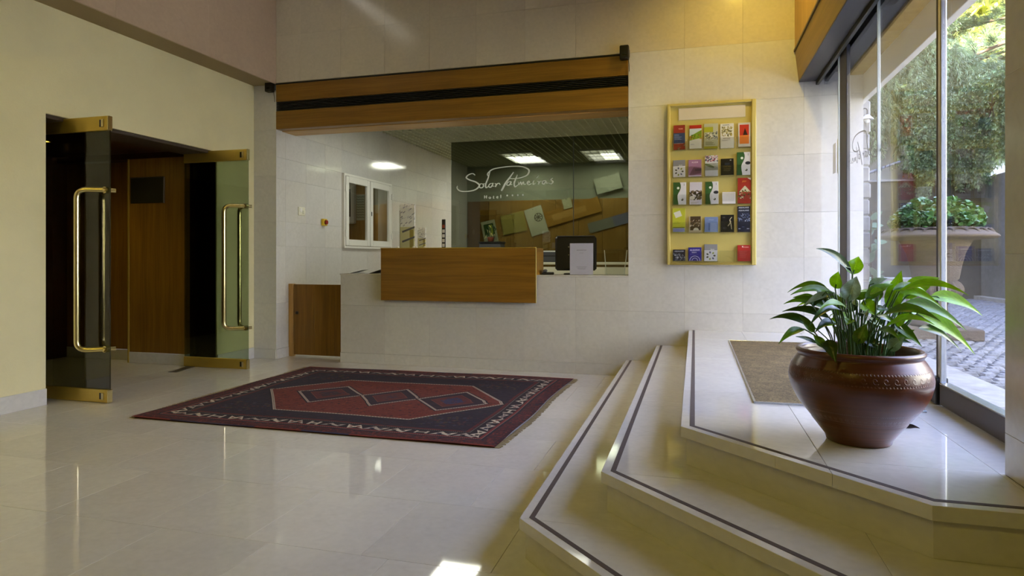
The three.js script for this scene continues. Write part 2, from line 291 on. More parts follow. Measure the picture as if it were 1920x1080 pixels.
// ---------------------------------------------------------------- steps and platform
{
  const lev = [[-0.63, 1.705, -1.41], [-0.346, 2.139, -1.70], [-0.054, 2.600, -1.985]];
  const chain = (k, o) => { const [x, c, zf] = lev[k], d = c + o * Math.SQRT2; return [[x + o, ZB], [x + o, x + o - d], [d + zf - o, zf - o], [XP, zf - o]]; };
  const close = (k, o) => [...chain(k, o), ...(k < 2 ? [[XP, ZB]] : [[XP, ZP], [1.11, ZP], [1.11, ZB]])];
  for (let k = 0; k < 3; k++) {
    const s = struct(k < 2 ? numbered('floor_step') : 'floor_platform', k < 2 ? ['lowest limestone step wrapping the entrance platform', 'middle limestone step between lowest step and platform'][k] : 'raised limestone entrance platform in front of the glass doors', k < 2 ? 'step' : 'platform');
    const y1 = R * (k + 1), y0 = R * k, th = 0.042, out = close(k, 0), cor = chain(k, 0);
    part(s, 'step_core', slab(close(k, 0.045).map(([x, z]) => [x, z]), k ? y0 : -0.01, y1 - th), M.grout);
    const A = chain(k, 0.022), B = chain(k, 0.044);
    for (let i = 0; i < 3; i++) part(s, 'riser', slab([A[i], A[i + 1], B[i + 1], B[i]], k ? y0 : 0, y1 - th - 0.0005, 0.0015), pick(stepStone));
    // tread slabs
    const zc = cor[1][1], pieces = [];
    if (k < 2) {
      for (const [a, b] of [[ZB, -5.1], [-5.1, -3.8], [-3.8, zc]]) pieces.push(cell(out, -3, 3, a, b - 0.0012));
      const rest = cell(out, -3, 3, zc, 3), xd = cor[2][0];
      pieces.push(clip(rest, 1, 0, xd + 0.05)); pieces.push(clip(rest, -1, 0, -xd - 0.0512));
    } else {
      const xs = [-1, 0.408, 0.905, 2], zs = [ZB, -5.6, -4.5, -3.4, -2.34, 0];
      for (let i = 0; i < 3; i++) for (let j = 0; j < 5; j++) pieces.push(cell(out, xs[i] + 0.0006, xs[i + 1] - 0.0006, zs[j] + 0.0006, zs[j + 1] - 0.0006));
      // mat well is simply covered by the mat
    }
    for (const p of pieces) if (p.length > 2 && area(p) > 0.002) part(s, 'tread_slab', slab(p, y1 - th, y1, 0.0015), pick(stepStone));
    const a = chain(k, 0.034), b = chain(k, 0.054);
    for (let i = 0; i < 3; i++) part(s, 'grip_strip', slab([a[i], a[i + 1], b[i + 1], b[i]], y1 - 0.003, y1 + 0.0008), M.strip, undefined, undefined, 'dark grip strip set along the edge');
  }
  const d = thing('doormat', 'tan coir doormat set flush in the platform behind the pot', 'doormat', [0.61, P3, -4.33]);
  part(d, 'mat_pile', box(0.68, 0.008, 2.31, 0.002), M.coir, [0, 0.004, 0]);
  for (const [x, z, w, l] of [[-0.345, 0, 0.01, 2.33], [0.345, 0, 0.01, 2.33], [0, -1.16, 0.70, 0.01], [0, 1.16, 0.70, 0.01]]) part(d, 'metal_edge', box(w, 0.009, l, 0.001), M.steel, [x, 0.0045, z]);
}
// ---------------------------------------------------------------- reception room
const officeZ = ZOF;
{
  const w = struct('wall_reception_left', 'pale tiled side wall of the reception', 'wall');
  const win = (z, y) => z < -7.644 && z > -9.047 && y > 1.261 && y < 2.257;
  between(w, 'wall_core', [XI - 0.1, -0.02, -7.644], [XU - 0.018, HC + 0.3, ZB - 0.38], M.grout, 0.001);
  between(w, 'wall_core', [XU - 0.2, -0.02, -13], [XU - 0.018, HC + 0.3, -9.047], M.grout, 0.001);
  between(w, 'wall_core', [XU - 0.2, -0.02, -9.047], [XU - 0.018, 1.261, -7.644], M.grout, 0.001);
  between(w, 'wall_core', [XU - 0.2, 2.257, -9.047], [XU - 0.018, HC + 0.3, -7.644], M.grout, 0.001);
  const zs = [-12.7, -12.1, -11.4, -10.7, -10.05, -9.62, -9.047, -8.346, -7.644, -7.24, -6.825, -6.42, ZB];
  tiles(w, 'z', zs, [0, 0.108, 0.62, 1.261, 1.54, 2.02, 2.257, 2.56, HC + 0.02], XU, 1, { skip: win, mats: glossStone });
  const b = struct('wall_reception_back', 'office wall behind the smoked glass, plaster above dark planks', 'wall');
  between(b, 'wall_panel', [XU - 0.2, -0.02, officeZ - 0.2], [0.6, HC + 0.3, officeZ], S({ color: rgb(168, 172, 158), roughness: 0.8 }), 0.002);
  for (let x = XU + 0.02; x < -0.6; x += 0.46) between(b, 'plank', [x, 0, officeZ], [Math.min(x + 0.455, -0.5), 2.285, officeZ + 0.025], pick([M.oakV, M.woodV, M.oakV]), 0.003, undefined, Math.floor(rnd() * 5));
  const r = struct('wall_reception_right', 'plain side wall closing the reception at the right', 'wall');
  between(r, 'wall_panel', [-0.3, -0.02, -13], [-0.1, HC + 0.3, ZB - 0.38], M.plaster, 0.002);
  const c = struct('ceiling_reception', 'open square grid ceiling over the reception', 'ceiling');
  between(c, 'plenum', [XU - 0.2, HC + 0.18, -13], [0, HC + 0.3, ZB - 0.38], M.plenum, 0.002);
  for (let x = XU + 0.09, i = 0; x < -0.3; x += 0.11, i++) between(c, 'slat', [x - 0.005, HC, officeZ], [x + 0.005, HC + 0.045, -6.66], M.louvre, 0.001);
  for (let z = -6.72; z > officeZ; z -= 0.11) between(c, 'slat', [XU, HC + 0.001, z - 0.005], [-0.3, HC + 0.046, z + 0.005], M.louvre, 0.001);
}
function troffer(x, z, label, power = 1, tube = M.tube, split = -0.28) {
  const t = thing('ceiling_light', label, 'light', [x, HC, z], { group: 'square louvred ceiling lights of the reception' });
  for (const s of [-1, 1]) { part(t, 'frame', box(0.02, 0.05, 1.16, 0.002), M.white, [s * 0.29, -0.006, 0]); part(t, 'frame', box(0.56, 0.05, 0.02, 0.002), M.white, [0, -0.006, s * 0.57]); }
  part(t, 'diffuser', box(0.28 - split - 0.002, 0.006, 0.748, 0.001), tube, [(0.28 + split) / 2, 0.004, -0.186]);
  part(t, 'diffuser', box(0.56, 0.006, 0.37, 0.001), M.tubeOff, [0, 0.004, 0.375], undefined, 'dimmer lens field');
  if (split > -0.27) part(t, 'diffuser', box(split + 0.28 - 0.002, 0.006, 0.748, 0.001), M.tubeOff, [(split - 0.28) / 2, 0.004, -0.186], undefined, 'dimmer lens field');
  for (let i = 1; i < 4; i++) part(t, 'louvre_blade', box(0.006, 0.02, 1.12, 0.001), M.white, [-0.28 + i * 0.14, -0.012, 0]);
  for (const q of [-0.19, 0.19]) part(t, 'louvre_blade', box(0.56, 0.02, 0.006, 0.001), M.white, [0, -0.012, q]);
  const l = new THREE.RectAreaLight(new THREE.Color(0.97, 1, 0.80), 8.8 * power, 0.54, 0.74); l.name = 'ceiling_light_glow'; l.position.set(0, -0.034, -0.186); l.rotation.x = -Math.PI / 2; t.add(l);
}
troffer(-3.05, -11.55, 'louvred ceiling light behind the smoked glass, above the script logo', 1.6);
troffer(-1.62, -11.62, 'louvred ceiling light behind the smoked glass, right of the logo', 1.3, M.tube, 0);
troffer(-3.0, -7.62, 'louvred ceiling light over the desk hidden by the wooden housing, left one');
troffer(-1.55, -7.62, 'louvred ceiling light over the desk hidden by the wooden housing, right one', 0.45, M.tubeDim);

// strokes as flat ribbons, for the script lettering (units of the logo, y down)
function ribbon(strokes, k, heavy = 1, lift = 0.0004) {
  const geos = [];
  for (const [w, ...pts] of strokes) {
    lift += 0.0002;
    const c = new THREE.CatmullRomCurve3(pts.map(([x, y]) => V(x, -y, 0)), false, 'centripetal'), n = Math.max(8, pts.length * 6), P = [], N = [], I = [];
    for (let i = 0; i <= n; i++) {
      const t = i / n, p = c.getPoint(t), d = c.getTangent(t), hw = w * heavy * (0.45 + 0.55 * Math.sin(Math.PI * Math.min(1, Math.max(0, t * 0.9 + 0.06)))) / 2 * (0.75 + 0.5 * Math.abs(d.y));
      const z = lift + i * 0.000012; P.push((p.x - d.y * hw) * k, (p.y + d.x * hw) * k, z, (p.x + d.y * hw) * k, (p.y - d.x * hw) * k, z); N.push(0, 0, 1, 0, 0, 1);
      if (i < n) I.push(i * 2, i * 2 + 1, i * 2 + 2, i * 2 + 1, i * 2 + 3, i * 2 + 2);
    }
    const g = new THREE.BufferGeometry(); g.setAttribute('position', new THREE.Float32BufferAttribute(P, 3)); g.setAttribute('normal', new THREE.Float32BufferAttribute(N, 3)); g.setIndex(I); geos.push(g);
  }
  return mergeGeometries(geos);
}
const SCRIPT = [
  [9, [292, 402], [270, 388], [228, 400], [212, 420], [240, 440], [300, 462], [330, 490], [300, 522], [220, 538], [150, 530], [128, 505], [132, 488]],   // S
  [7, [362, 478], [340, 478], [328, 500], [345, 512], [366, 500], [364, 480], [380, 478]],                                                               // o
  [8, [425, 372], [408, 430], [385, 490], [390, 512], [412, 500]],                                                                                       // l
  [7, [448, 476], [425, 480], [412, 500], [428, 510], [446, 490], [452, 474], [446, 500], [462, 500]],                                                   // a
  [7, [466, 478], [478, 484], [472, 506], [486, 484], [505, 478], [515, 492]],                                                                           // r
  [9, [408, 414], [402, 398], [440, 362], [530, 345], [640, 340], [720, 350], [764, 378], [752, 414], [700, 436], [640, 444], [594, 440]],                // sweep over the P
  [10, [632, 388], [600, 430], [560, 480], [538, 520], [526, 540], [530, 536]],                                                                          // stem of P
  [7, [606, 466], [584, 472], [572, 492], [588, 498], [606, 480], [610, 466], [606, 492], [620, 490]],                                                   // a
  [8, [664, 412], [648, 450], [636, 486], [644, 512], [668, 496]],                                                                                       // l
  [6, [672, 470], [676, 496], [692, 472], [700, 496], [716, 472], [722, 494], [738, 490]],                                                               // m
  [6, [744, 488], [770, 478], [762, 468], [748, 484], [760, 498], [788, 488]],                                                                           // e
  [6, [808, 464], [800, 480], [802, 496], [822, 486]], [5, [828, 446], [850, 424]],                            // i, accent
  [6, [836, 472], [848, 478], [844, 496], [856, 476], [874, 472]],                                                                                      // r
  [7, [906, 468], [884, 472], [878, 490], [892, 496], [908, 474], [912, 490], [926, 488]],                                                               // a
  [7, [966, 450], [950, 462], [968, 480], [954, 496], [930, 490]],                                                                                      // s
];
const HOTEL = [[5, [376, 576], [376, 604]], [5, [394, 576], [394, 604]], [4, [376, 590], [394, 590]], [4, [424, 590], [414, 596], [422, 604], [432, 597], [424, 590]], [5, [456, 582], [455, 602], [464, 602]], [3, [450, 589], [464, 589]],
  [4, [484, 597], [496, 595], [490, 588], [483, 596], [490, 604], [498, 601]], [5, [520, 574], [520, 604]],
  ...[576, 622, 668, 712].flatMap((x) => [0, 1, 2].map((i) => { const a = i * Math.PI / 3 + 0.5; return [4.5, [x + 8 * Math.cos(a), 582 + 8 * Math.sin(a)], [x, 582], [x - 8 * Math.cos(a), 582 - 8 * Math.sin(a)]]; }))];
{
  const g = struct('window_partition', 'smoked glass partition with white script logo behind the reception', 'glass partition');
  const k = 1.60 / 850;     // logo unit in metres
  for (const [a, b] of [[-3.79, -1.795], [-1.785, -0.42]]) between(g, 'pane', [a, 0.85, ZGL - 0.005], [b, HC - 0.002, ZGL + 0.005], M.officeGlass, 0.0015);
  between(g, 'seam_strip', [-1.795, 0.85, ZGL - 0.006], [-1.785, HC, ZGL + 0.006], M.grey, 0.001);
  const ink = S({ color: rgb(250, 252, 246), roughness: 0.6, side: THREE.DoubleSide, emissive: 0x000000 });
  part(g, 'logo_script', ribbon(SCRIPT, k, 1.35), ink, [-3.69 - 128 * k, 2.45 + 405 * k, ZGL + 0.0056]);
  part(g, 'logo_hotel', ribbon(HOTEL, k, 1.4), ink, [-3.69 - 128 * k, 2.45 + 405 * k, ZGL + 0.0056]);
}
// ---------------------------------------------------------------- window in the reception side wall and the little room behind
{
  const g = struct('window_reception', 'white two-leaf window in the reception side wall', 'window', [XU, 1.759, -8.346]);
  const H = 0.996, L = 1.403, fr = 0.05;
  for (const s of [-1, 1]) { part(g, 'window_frame', box(0.05, H, 0.03, 0.003), M.white, [0.012, 0, s * (L / 2 - 0.015)]); part(g, 'window_frame', box(0.05, 0.03, L, 0.003), M.white, [0.012, s * (H / 2 - 0.015), 0]); }
  for (const s of [-1, 1]) {
    const c = part(g, 'sash', mergeGeometries([...[-1, 1].flatMap((t) => [box(0.04, H - 0.07, 0.075, 0.004).clone().translate(0, 0, t * (0.33 - 0.04)), box(0.04, 0.085, 0.504, 0.004).clone().translate(0, t * (H / 2 - 0.075), 0)])]), M.white, [0.026, 0, s * 0.338]);
    part(c, 'pane', box(0.006, H - 0.2, 0.52, 0.001), M.clear, [0, 0, 0]);
    for (const y of [-0.3, 0.3]) part(c, 'hinge', cyl(0.01, 0.01, 0.09, 10), M.white, [0.022, y, s * 0.345]);
  }
  part(g, 'latch', box(0.012, 0.06, 0.014, 0.003), M.grey, [0.05, 0, -0.03]);
  const r = struct('wall_side_room', 'little room seen through the reception window', 'wall');
  const D = -6.6, E = -11.0;
  between(r, 'wall_panel', [D - 0.1, 0, E], [D, 3.1, -7.2], M.plaster, 0.002);
  between(r, 'wall_panel', [D, 0, E - 0.1], [XU - 0.2, 3.1, E], S({ color: rgb(150, 136, 104), roughness: 0.8 }), 0.002); between(r, 'wall_panel', [D, 0, -7.2], [XI - 0.1, 3.1, -7.1], M.plaster, 0.002);
  between(r, 'ceiling_panel', [D, 3.1, E], [XU - 0.2, 3.2, -7.1], M.ceiling, 0.002);
  for (const [x0, x1, y1] of [[-6.58, -6.27, 2.7], [-6.265, -5.93, 2.7], [-5.925, -5.7, 2.125], [-5.695, -5.3, 2.125], [-5.295, -4.72, 2.125]]) between(r, 'plank_panel', [x0, 0, E], [x1, y1, E + 0.02], M.oakV, 0.002, undefined, Math.floor(-x0 * 10));
  const p = thing('key_cabinet', 'white wall box with dark front seen through the left window leaf', 'wall box', [-6.305, 2.155, E + 0.023]);
  part(p, 'case', box(0.32, 0.76, 0.12, 0.02), M.white, [0, 0, 0.06]); part(p, 'dark_front', box(0.22, 0.52, 0.01, 0.004), M.black, [-0.01, 0.01, 0.122]);
  const tx = canvas(128, 160, (c) => { c.fillStyle = '#b9bba6'; c.fillRect(0, 0, 128, 160); c.fillStyle = '#6d7062'; for (let y = 8; y < 150; y += 16) for (let x = 6; x < 120; x += 13) c.fillRect(x, y + (x % 3), 8, 9); });
  single('notice_sheet', 'printed notice sheet of small squares beside the white wall box', 'notice', box(0.17, 0.48, 0.006, 0.001), printed(0.17, 0.48, tx, 0.8), [-6.06, 2.084, E + 0.025]);
}
// small fittings on the reception side wall
{
  const s = thing('wall_switch', 'cream light switch on the tiled reception side wall', 'switch', [XU, 1.682, -6.72]);
  part(s, 'plate', box(0.014, 0.1, 0.13, 0.004), M.offWhite, [0.007, 0, 0]); part(s, 'rocker', box(0.01, 0.05, 0.05, 0.004), M.white, [0.017, 0.012, 0.025]); part(s, 'rocker', box(0.02, 0.04, 0.04, 0.004), M.offWhite, [0.02, -0.01, -0.03]);
  const e = thing('emergency_button', 'small yellow box with a red push button beside the window', 'button', [XU, 1.576, -7.19]);
  part(e, 'box', box(0.04, 0.085, 0.085, 0.006), S({ color: rgb(226, 190, 30), roughness: 0.45 }), [0.02, 0, 0]);
  part(e, 'push_button', cyl(0.024, 0.026, 0.022, 20), S({ color: rgb(150, 24, 18), roughness: 0.35 }), [0.05, 0.0, 0], [0, 0, Math.PI / 2]); part(e, 'collar', cyl(0.03, 0.03, 0.008, 20), M.black, [0.042, 0, 0], [0, 0, Math.PI / 2]);
}
// ---------------------------------------------------------------- wooden shutter housing over the opening
{
  const h = thing('shutter_housing', 'long wooden shutter housing with black grille slot above the reception opening', 'shutter housing');
  between(h, 'fascia_board', [XU + 0.004, 2.868, ZB - 0.1], [XO - 0.002, HB - 0.012, ZB + 0.012], M.wood, 0.003, undefined, 1);
  between(h, 'fascia_board', [XU + 0.004, BB, ZB - 0.1], [XO - 0.002, 2.762, ZB + 0.012], M.wood, 0.003, undefined, 2);
  between(h, 'slot_back', [XU + 0.004, 2.762, ZB - 0.1], [XO - 0.002, 2.868, ZB - 0.05], M.black, 0.002);
  for (let i = 0; i < 6; i++) between(h, 'grille_slat', [XU + 0.006, 2.767 + i * 0.0175, ZB - 0.03], [XO - 0.004, 2.7745 + i * 0.0175, ZB + 0.006], M.black, 0.001);
  between(h, 'top_trim', [XU + 0.002, HB - 0.012, ZB - 0.06], [XO, HB, ZB + 0.016], M.black, 0.002);
  between(h, 'soffit_board', [XU + 0.004, BB - 0.008, ZB - 0.36], [XO - 0.002, BB + 0.012, ZB - 0.1], M.oak, 0.002, 'lighter wooden underside');
  between(h, 'back_board', [XU + 0.004, BB + 0.012, ZB - 0.36], [XO - 0.002, HB, ZB - 0.34], M.oak, 0.002);
  for (const [x, y, lab] of [[XU - 0.05, 3.035, 'small black sensor box at the left end of the wooden housing'], [XO - 0.03, 3.065, 'small black sensor box at the right end of the wooden housing']]) {
    const s = thing('sensor_box', lab, 'sensor', [x, y, ZB + (x > -2 ? 0.018 : 0)]);
    part(s, 'case', box(0.085, 0.13, 0.07, 0.008), M.black, [0, 0, 0.05]); part(s, 'bracket', box(0.05, 0.07, 0.02, 0.002), M.grey, [0.02, 0, 0.008]);
    part(s, 'lens', box(0.04, 0.012, 0.004, 0.002), M.blackGloss, [0.005, -0.03, 0.086]);
    part(s, 'cable', tube([[0.035, -0.06, 0.03], [0.04, -0.11, 0.02], [0.042, -0.17, 0.016]], 0.003, 10, 6), M.black);
  }
}
// ---------------------------------------------------------------- reception counter
{
  const c = thing('stone_counter', 'narrow limestone counter running along the reception wall', 'counter');
  for (const [a, b] of [[-3.70, -3.168], [-3.166, -2.2], [-2.198, -1.3], [-1.298, XO - 0.001]]) between(c, 'stone_slab', [a, 0.9445, ZB - 0.42], [b, 0.9585, ZB + 0.004], pick(wallStone), 0.002);
  const d = thing('desk_screen', 'raised dark wooden front panel hung on the reception counter', 'desk front');
  between(d, 'front_panel', [-3.173, 0.684, ZB + 0.035], [-1.502, 1.226, ZB + 0.075], M.wood, 0.003, undefined, 3);
  between(d, 'shelf_top', [-3.173, 1.19, ZB - 0.27], [-1.502, 1.226, ZB + 0.034], M.wood, 0.002);
  between(d, 'shelf_side', [-3.173, 0.9587, ZB - 0.27], [-3.14, 1.189, ZB + 0.034], M.wood, 0.002); between(d, 'shelf_side', [-1.535, 0.9587, ZB - 0.27], [-1.502, 1.189, ZB + 0.034], M.wood, 0.002);
  between(d, 'brass_edge', [-3.176, 1.226, ZB + 0.055], [-1.498, 1.233, ZB + 0.078], M.brass, 0.001); between(d, 'brass_edge', [-1.502, 0.684, ZB + 0.055], [-1.496, 1.226, ZB + 0.076], M.goldEdge, 0.001);
  const g = thing('swing_gate', 'low wooden swing gate between the tiled wall and the counter', 'gate', [0, 0, -6.5]);
  between(g, 'post', [-4.495, 0.001, -0.03], [-4.44, 0.832, 0.03], M.oakV, 0.003);
  for (const [a, b] of [[-4.432, -4.17], [-4.169, -3.91], [-3.909, -3.70]]) between(g, 'panel', [a, 0.02, -0.016], [b, 0.826, 0.016], M.woodV, 0.002, undefined, Math.floor(a * 7));
  part(g, 'knob', new THREE.SphereGeometry(0.016, 14, 10), M.black, [-4.39, 0.5, 0.024]); part(g, 'knob_plate', cyl(0.02, 0.02, 0.006, 18), M.darkSteel, [-4.39, 0.5, 0.017], [Math.PI / 2, 0, 0]);
  const b = thing('rear_counter', 'white back counter standing before the smoked glass', 'counter');
  between(b, 'worktop', [-3.2, 1.035, -9.75], [-0.35, 1.07, -9.15], M.offWhite, 0.004); between(b, 'front_board', [-3.2, 0.02, -9.2], [-0.35, 1.0, -9.17], M.offWhite, 0.003); between(b, 'side_board', [-3.2, 0.001, -9.74], [-3.17, 1.034, -9.21], M.offWhite, 0.003);
  between(b, 'side_board', [-0.38, 0.001, -9.74], [-0.35, 1.034, -9.21], M.offWhite, 0.003);
}
function canvas(w, h, f) { const cv = document.createElement('canvas'); cv.width = w; cv.height = h; const c = cv.getContext('2d'); f(c, w, h); const t = new THREE.CanvasTexture(cv); t.colorSpace = THREE.SRGBColorSpace; t.magFilter = THREE.LinearFilter; return t; }
// sheet whose front (+z) shows a canvas; geometry is box(w,h,d) with uv in metres centred on 0
function printed(w, h, t, rough = 0.55) { t.repeat.set(1 / w, 1 / h); t.offset.set(0.5, 0.5); t.wrapS = t.wrapT = THREE.ClampToEdgeWrapping; return S({ map: t, roughness: rough }); }
{
  // computer screen seen from behind
  const m = thing('computer_screen', 'black computer screen seen from behind on the counter', 'computer screen', [-1.165, 0.9587, -6.52], { turn: 0.08 });
  part(m, 'case', box(0.42, 0.35, 0.045, 0.02), M.black, [0, 0.215, 0]); part(m, 'top_edge', box(0.38, 0.008, 0.03, 0.003), M.grey, [0, 0.391, -0.004]);
  part(m, 'neck', box(0.08, 0.1, 0.03, 0.006), M.black, [0, 0.06, -0.03]); part(m, 'base', box(0.24, 0.014, 0.16, 0.006), M.grey, [0, 0.007, -0.03]);
  for (const [x, y] of [[-0.07, 0.28], [-0.07, 0.2]]) part(m, 'screw', cyl(0.006, 0.006, 0.005, 10), M.steel, [x, y, 0.024], [Math.PI / 2, 0, 0]);
  part(m, 'port_cover', box(0.02, 0.04, 0.006, 0.002), M.steel, [-0.05, 0.14, 0.024]);
  const sg = thing('counter_sign', 'white printed notice in clear stand before the black screen', 'sign', [-1.078, 0.9587, -6.35]);
  const tx = canvas(256, 352, (c, w, h) => { c.fillStyle = '#d9d6ec'; c.fillRect(0, 0, w, h); c.fillStyle = '#8d88a8'; c.font = 'bold 15px sans-serif'; c.textAlign = 'center'; c.fillText('INFORMATION', w / 2, 82); c.font = '11px sans-serif'; c.fillText('welcome', w / 2, 112); for (let i = 0; i < 3; i++) c.fillRect(70 + i * 8, 262 + i * 13, 116 - i * 16, 3); });
  part(sg, 'sheet', box(0.232, 0.31, 0.002, 0.0004), printed(0.232, 0.31, tx, 0.7), [0, 0.158, 0]); part(sg, 'clear_front', box(0.238, 0.314, 0.003, 0.0006), M.acrylic, [0, 0.158, 0.004]); part(sg, 'foot', box(0.238, 0.003, 0.08, 0.001), M.acrylic, [0, 0.0015, -0.03]);
  const ac = thing('acrylic_stand', 'empty clear acrylic leaflet stand at the right end of the counter', 'leaflet stand', [-0.76, 0.9587, -6.45]);
  part(ac, 'back_plate', box(0.2, 0.26, 0.004, 0.001), M.acrylic, [0, 0.125, -0.04], [-0.22, 0, 0]); part(ac, 'front_plate', box(0.2, 0.09, 0.004, 0.001), M.acrylic, [0, 0.047, 0.05], [-0.22, 0, 0]); part(ac, 'bottom_plate', box(0.2, 0.004, 0.1, 0.001), M.acrylic, [0, 0.002, 0.01]);
  for (const s of [-1, 1]) part(ac, 'side_rail', box(0.006, 0.25, 0.02, 0.002), M.edgeGlass, [s * 0.1, 0.125, -0.03], [-0.22, 0, s * -0.1]);
  const ph = thing('desk_phone', 'small dark telephone lying on the counter beside the screen', 'telephone', [-1.43, 0.9587, -6.42], { turn: 0.2 });
  part(ph, 'body', box(0.12, 0.025, 0.14, 0.008), M.black, [0, 0.0125, 0]); part(ph, 'handset', mergeGeometries([box(0.035, 0.02, 0.14, 0.008).clone().translate(0, 0, 0), box(0.04, 0.026, 0.04, 0.008).clone().translate(0, -0.004, 0.055), box(0.04, 0.026, 0.04, 0.008).clone().translate(0, -0.004, -0.055)]), M.grey, [-0.03, 0.043, 0]);
  const bx = thing('desk_printer', 'dark grey printer on the white back counter left of the screen', 'printer', [-2.06, 1.07, -9.45]);
  part(bx, 'case', box(0.46, 0.15, 0.36, 0.012), M.grey, [0, 0.075, 0]); part(bx, 'paper_slot', box(0.34, 0.012, 0.006, 0.002), M.black, [0, 0.09, 0.181]); part(bx, 'paper_tray', box(0.3, 0.012, 0.1, 0.004), M.white, [-0.02, 0.156, -0.06], [0.2, 0, 0]);
  // leaflets lying on the left end of the counter
  [['white folded leaflet lying flat on the left end of the counter', -3.55, -6.40, 0.15], ['open newspaper lying beside the folded leaflet on the counter', -3.31, -6.40, -0.1]].forEach(([lab, x, z, a], i) => {
    const l = thing('leaflet', lab, 'leaflet', [x, 0.9587, z], { turn: a });
    part(l, 'cover', box(0.16, 0.002, 0.21, 0.0005), M.paper, [0, 0.001, 0]); part(l, 'top_leaf', box(0.16, 0.0015, 0.2, 0.0005), M.paper, [0.004, 0.022, 0.004], [0, 0, 0.24 + i * 0.05]); part(l, 'back_leaf', box(0.15, 0.0015, 0.2, 0.0005), i ? M.grey : M.paper, [0.0, 0.012, -0.01], [0, 0.1, 0.12]);
  });
  // upright printed packets on the wooden screen
  const packArt = (seed) => canvas(128, 320, (c, w, h) => {
    c.fillStyle = '#fafaf8'; c.fillRect(0, 0, w, h); c.fillStyle = '#d8d4a2'; c.fillRect(0, h * 0.52, w, h * 0.48);
    let s = seed; const q = () => (s = (s * 16807) % 2147483647) / 2147483647;
    for (let i = 0; i < 60; i++) { c.fillStyle = ['#b4b4bc', '#f4f4f4', '#8e90a2', '#e2e2e8'][i % 4]; c.save(); c.translate(q() * w, q() * h * 0.5); c.rotate(-0.6); c.fillRect(-9, -3, 18, 6); c.restore(); }
    c.fillStyle = '#9a8b2c'; c.fillRect(w * 0.66, h * 0.58, w * 0.22, h * 0.4); c.strokeStyle = '#4a4a60'; c.lineWidth = 13; for (const y of [0.6, 0.82]) { c.beginPath(); c.moveTo(w * 0.2, h * (y + 0.03)); c.quadraticCurveTo(w * 0.5, h * (y - 0.01), w, h * (y - 0.08)); c.stroke(); } c.fillStyle = '#5b5936'; c.fillRect(0, h * 0.15, 9, h * 0.85);
  });
  for (const [x, w, h, lab, sd] of [[-2.985, 0.19, 0.482, 'tall printed leaflet holder standing on the wooden counter front', 77], [-2.815, 0.1, 0.225, 'short printed leaflet holder beside the tall one', 991]]) {
    const p = thing('leaflet_holder', lab, 'leaflet holder', [x, 1.226, -6.42]);
    const t = packArt(sd), mat = printed(w, h, t, 0.3);
    part(p, 'printed_front', box(w * 0.94, h * 0.97, 0.012, 0.003), mat, [0, h / 2 + 0.004, 0]); part(p, 'clear_sleeve', box(w, h * 0.9, 0.004, 0.001), M.acrylic, [0, h * 0.46, 0.016]);
    part(p, 'base_tray', box(w * 1.06, 0.012, 0.07, 0.003), M.acrylic, [0, 0.006, 0.01]); for (const s of [-1, 1]) part(p, 'foot', new THREE.SphereGeometry(0.014, 12, 8), M.white, [s * w * 0.48, 0.014, 0.035]);
  }
  const st = thing('display_strip', 'narrow dark display strip of white labels standing on the counter front', 'display', [-2.556, 1.226, -6.40]);
  part(st, 'board', box(0.042, 0.31, 0.012, 0.003), M.black, [0, 0.155, 0]); for (let i = 0; i < 5; i++) part(st, 'label', box(0.028, 0.034, 0.003, 0.001), i === 4 ? S({ color: rgb(150, 60, 30), roughness: 0.6 }) : M.white, [0, 0.035 + i * 0.05, 0.0075]);
  part(st, 'foot', box(0.05, 0.006, 0.06, 0.002), M.black, [0, 0.003, 0]);
}
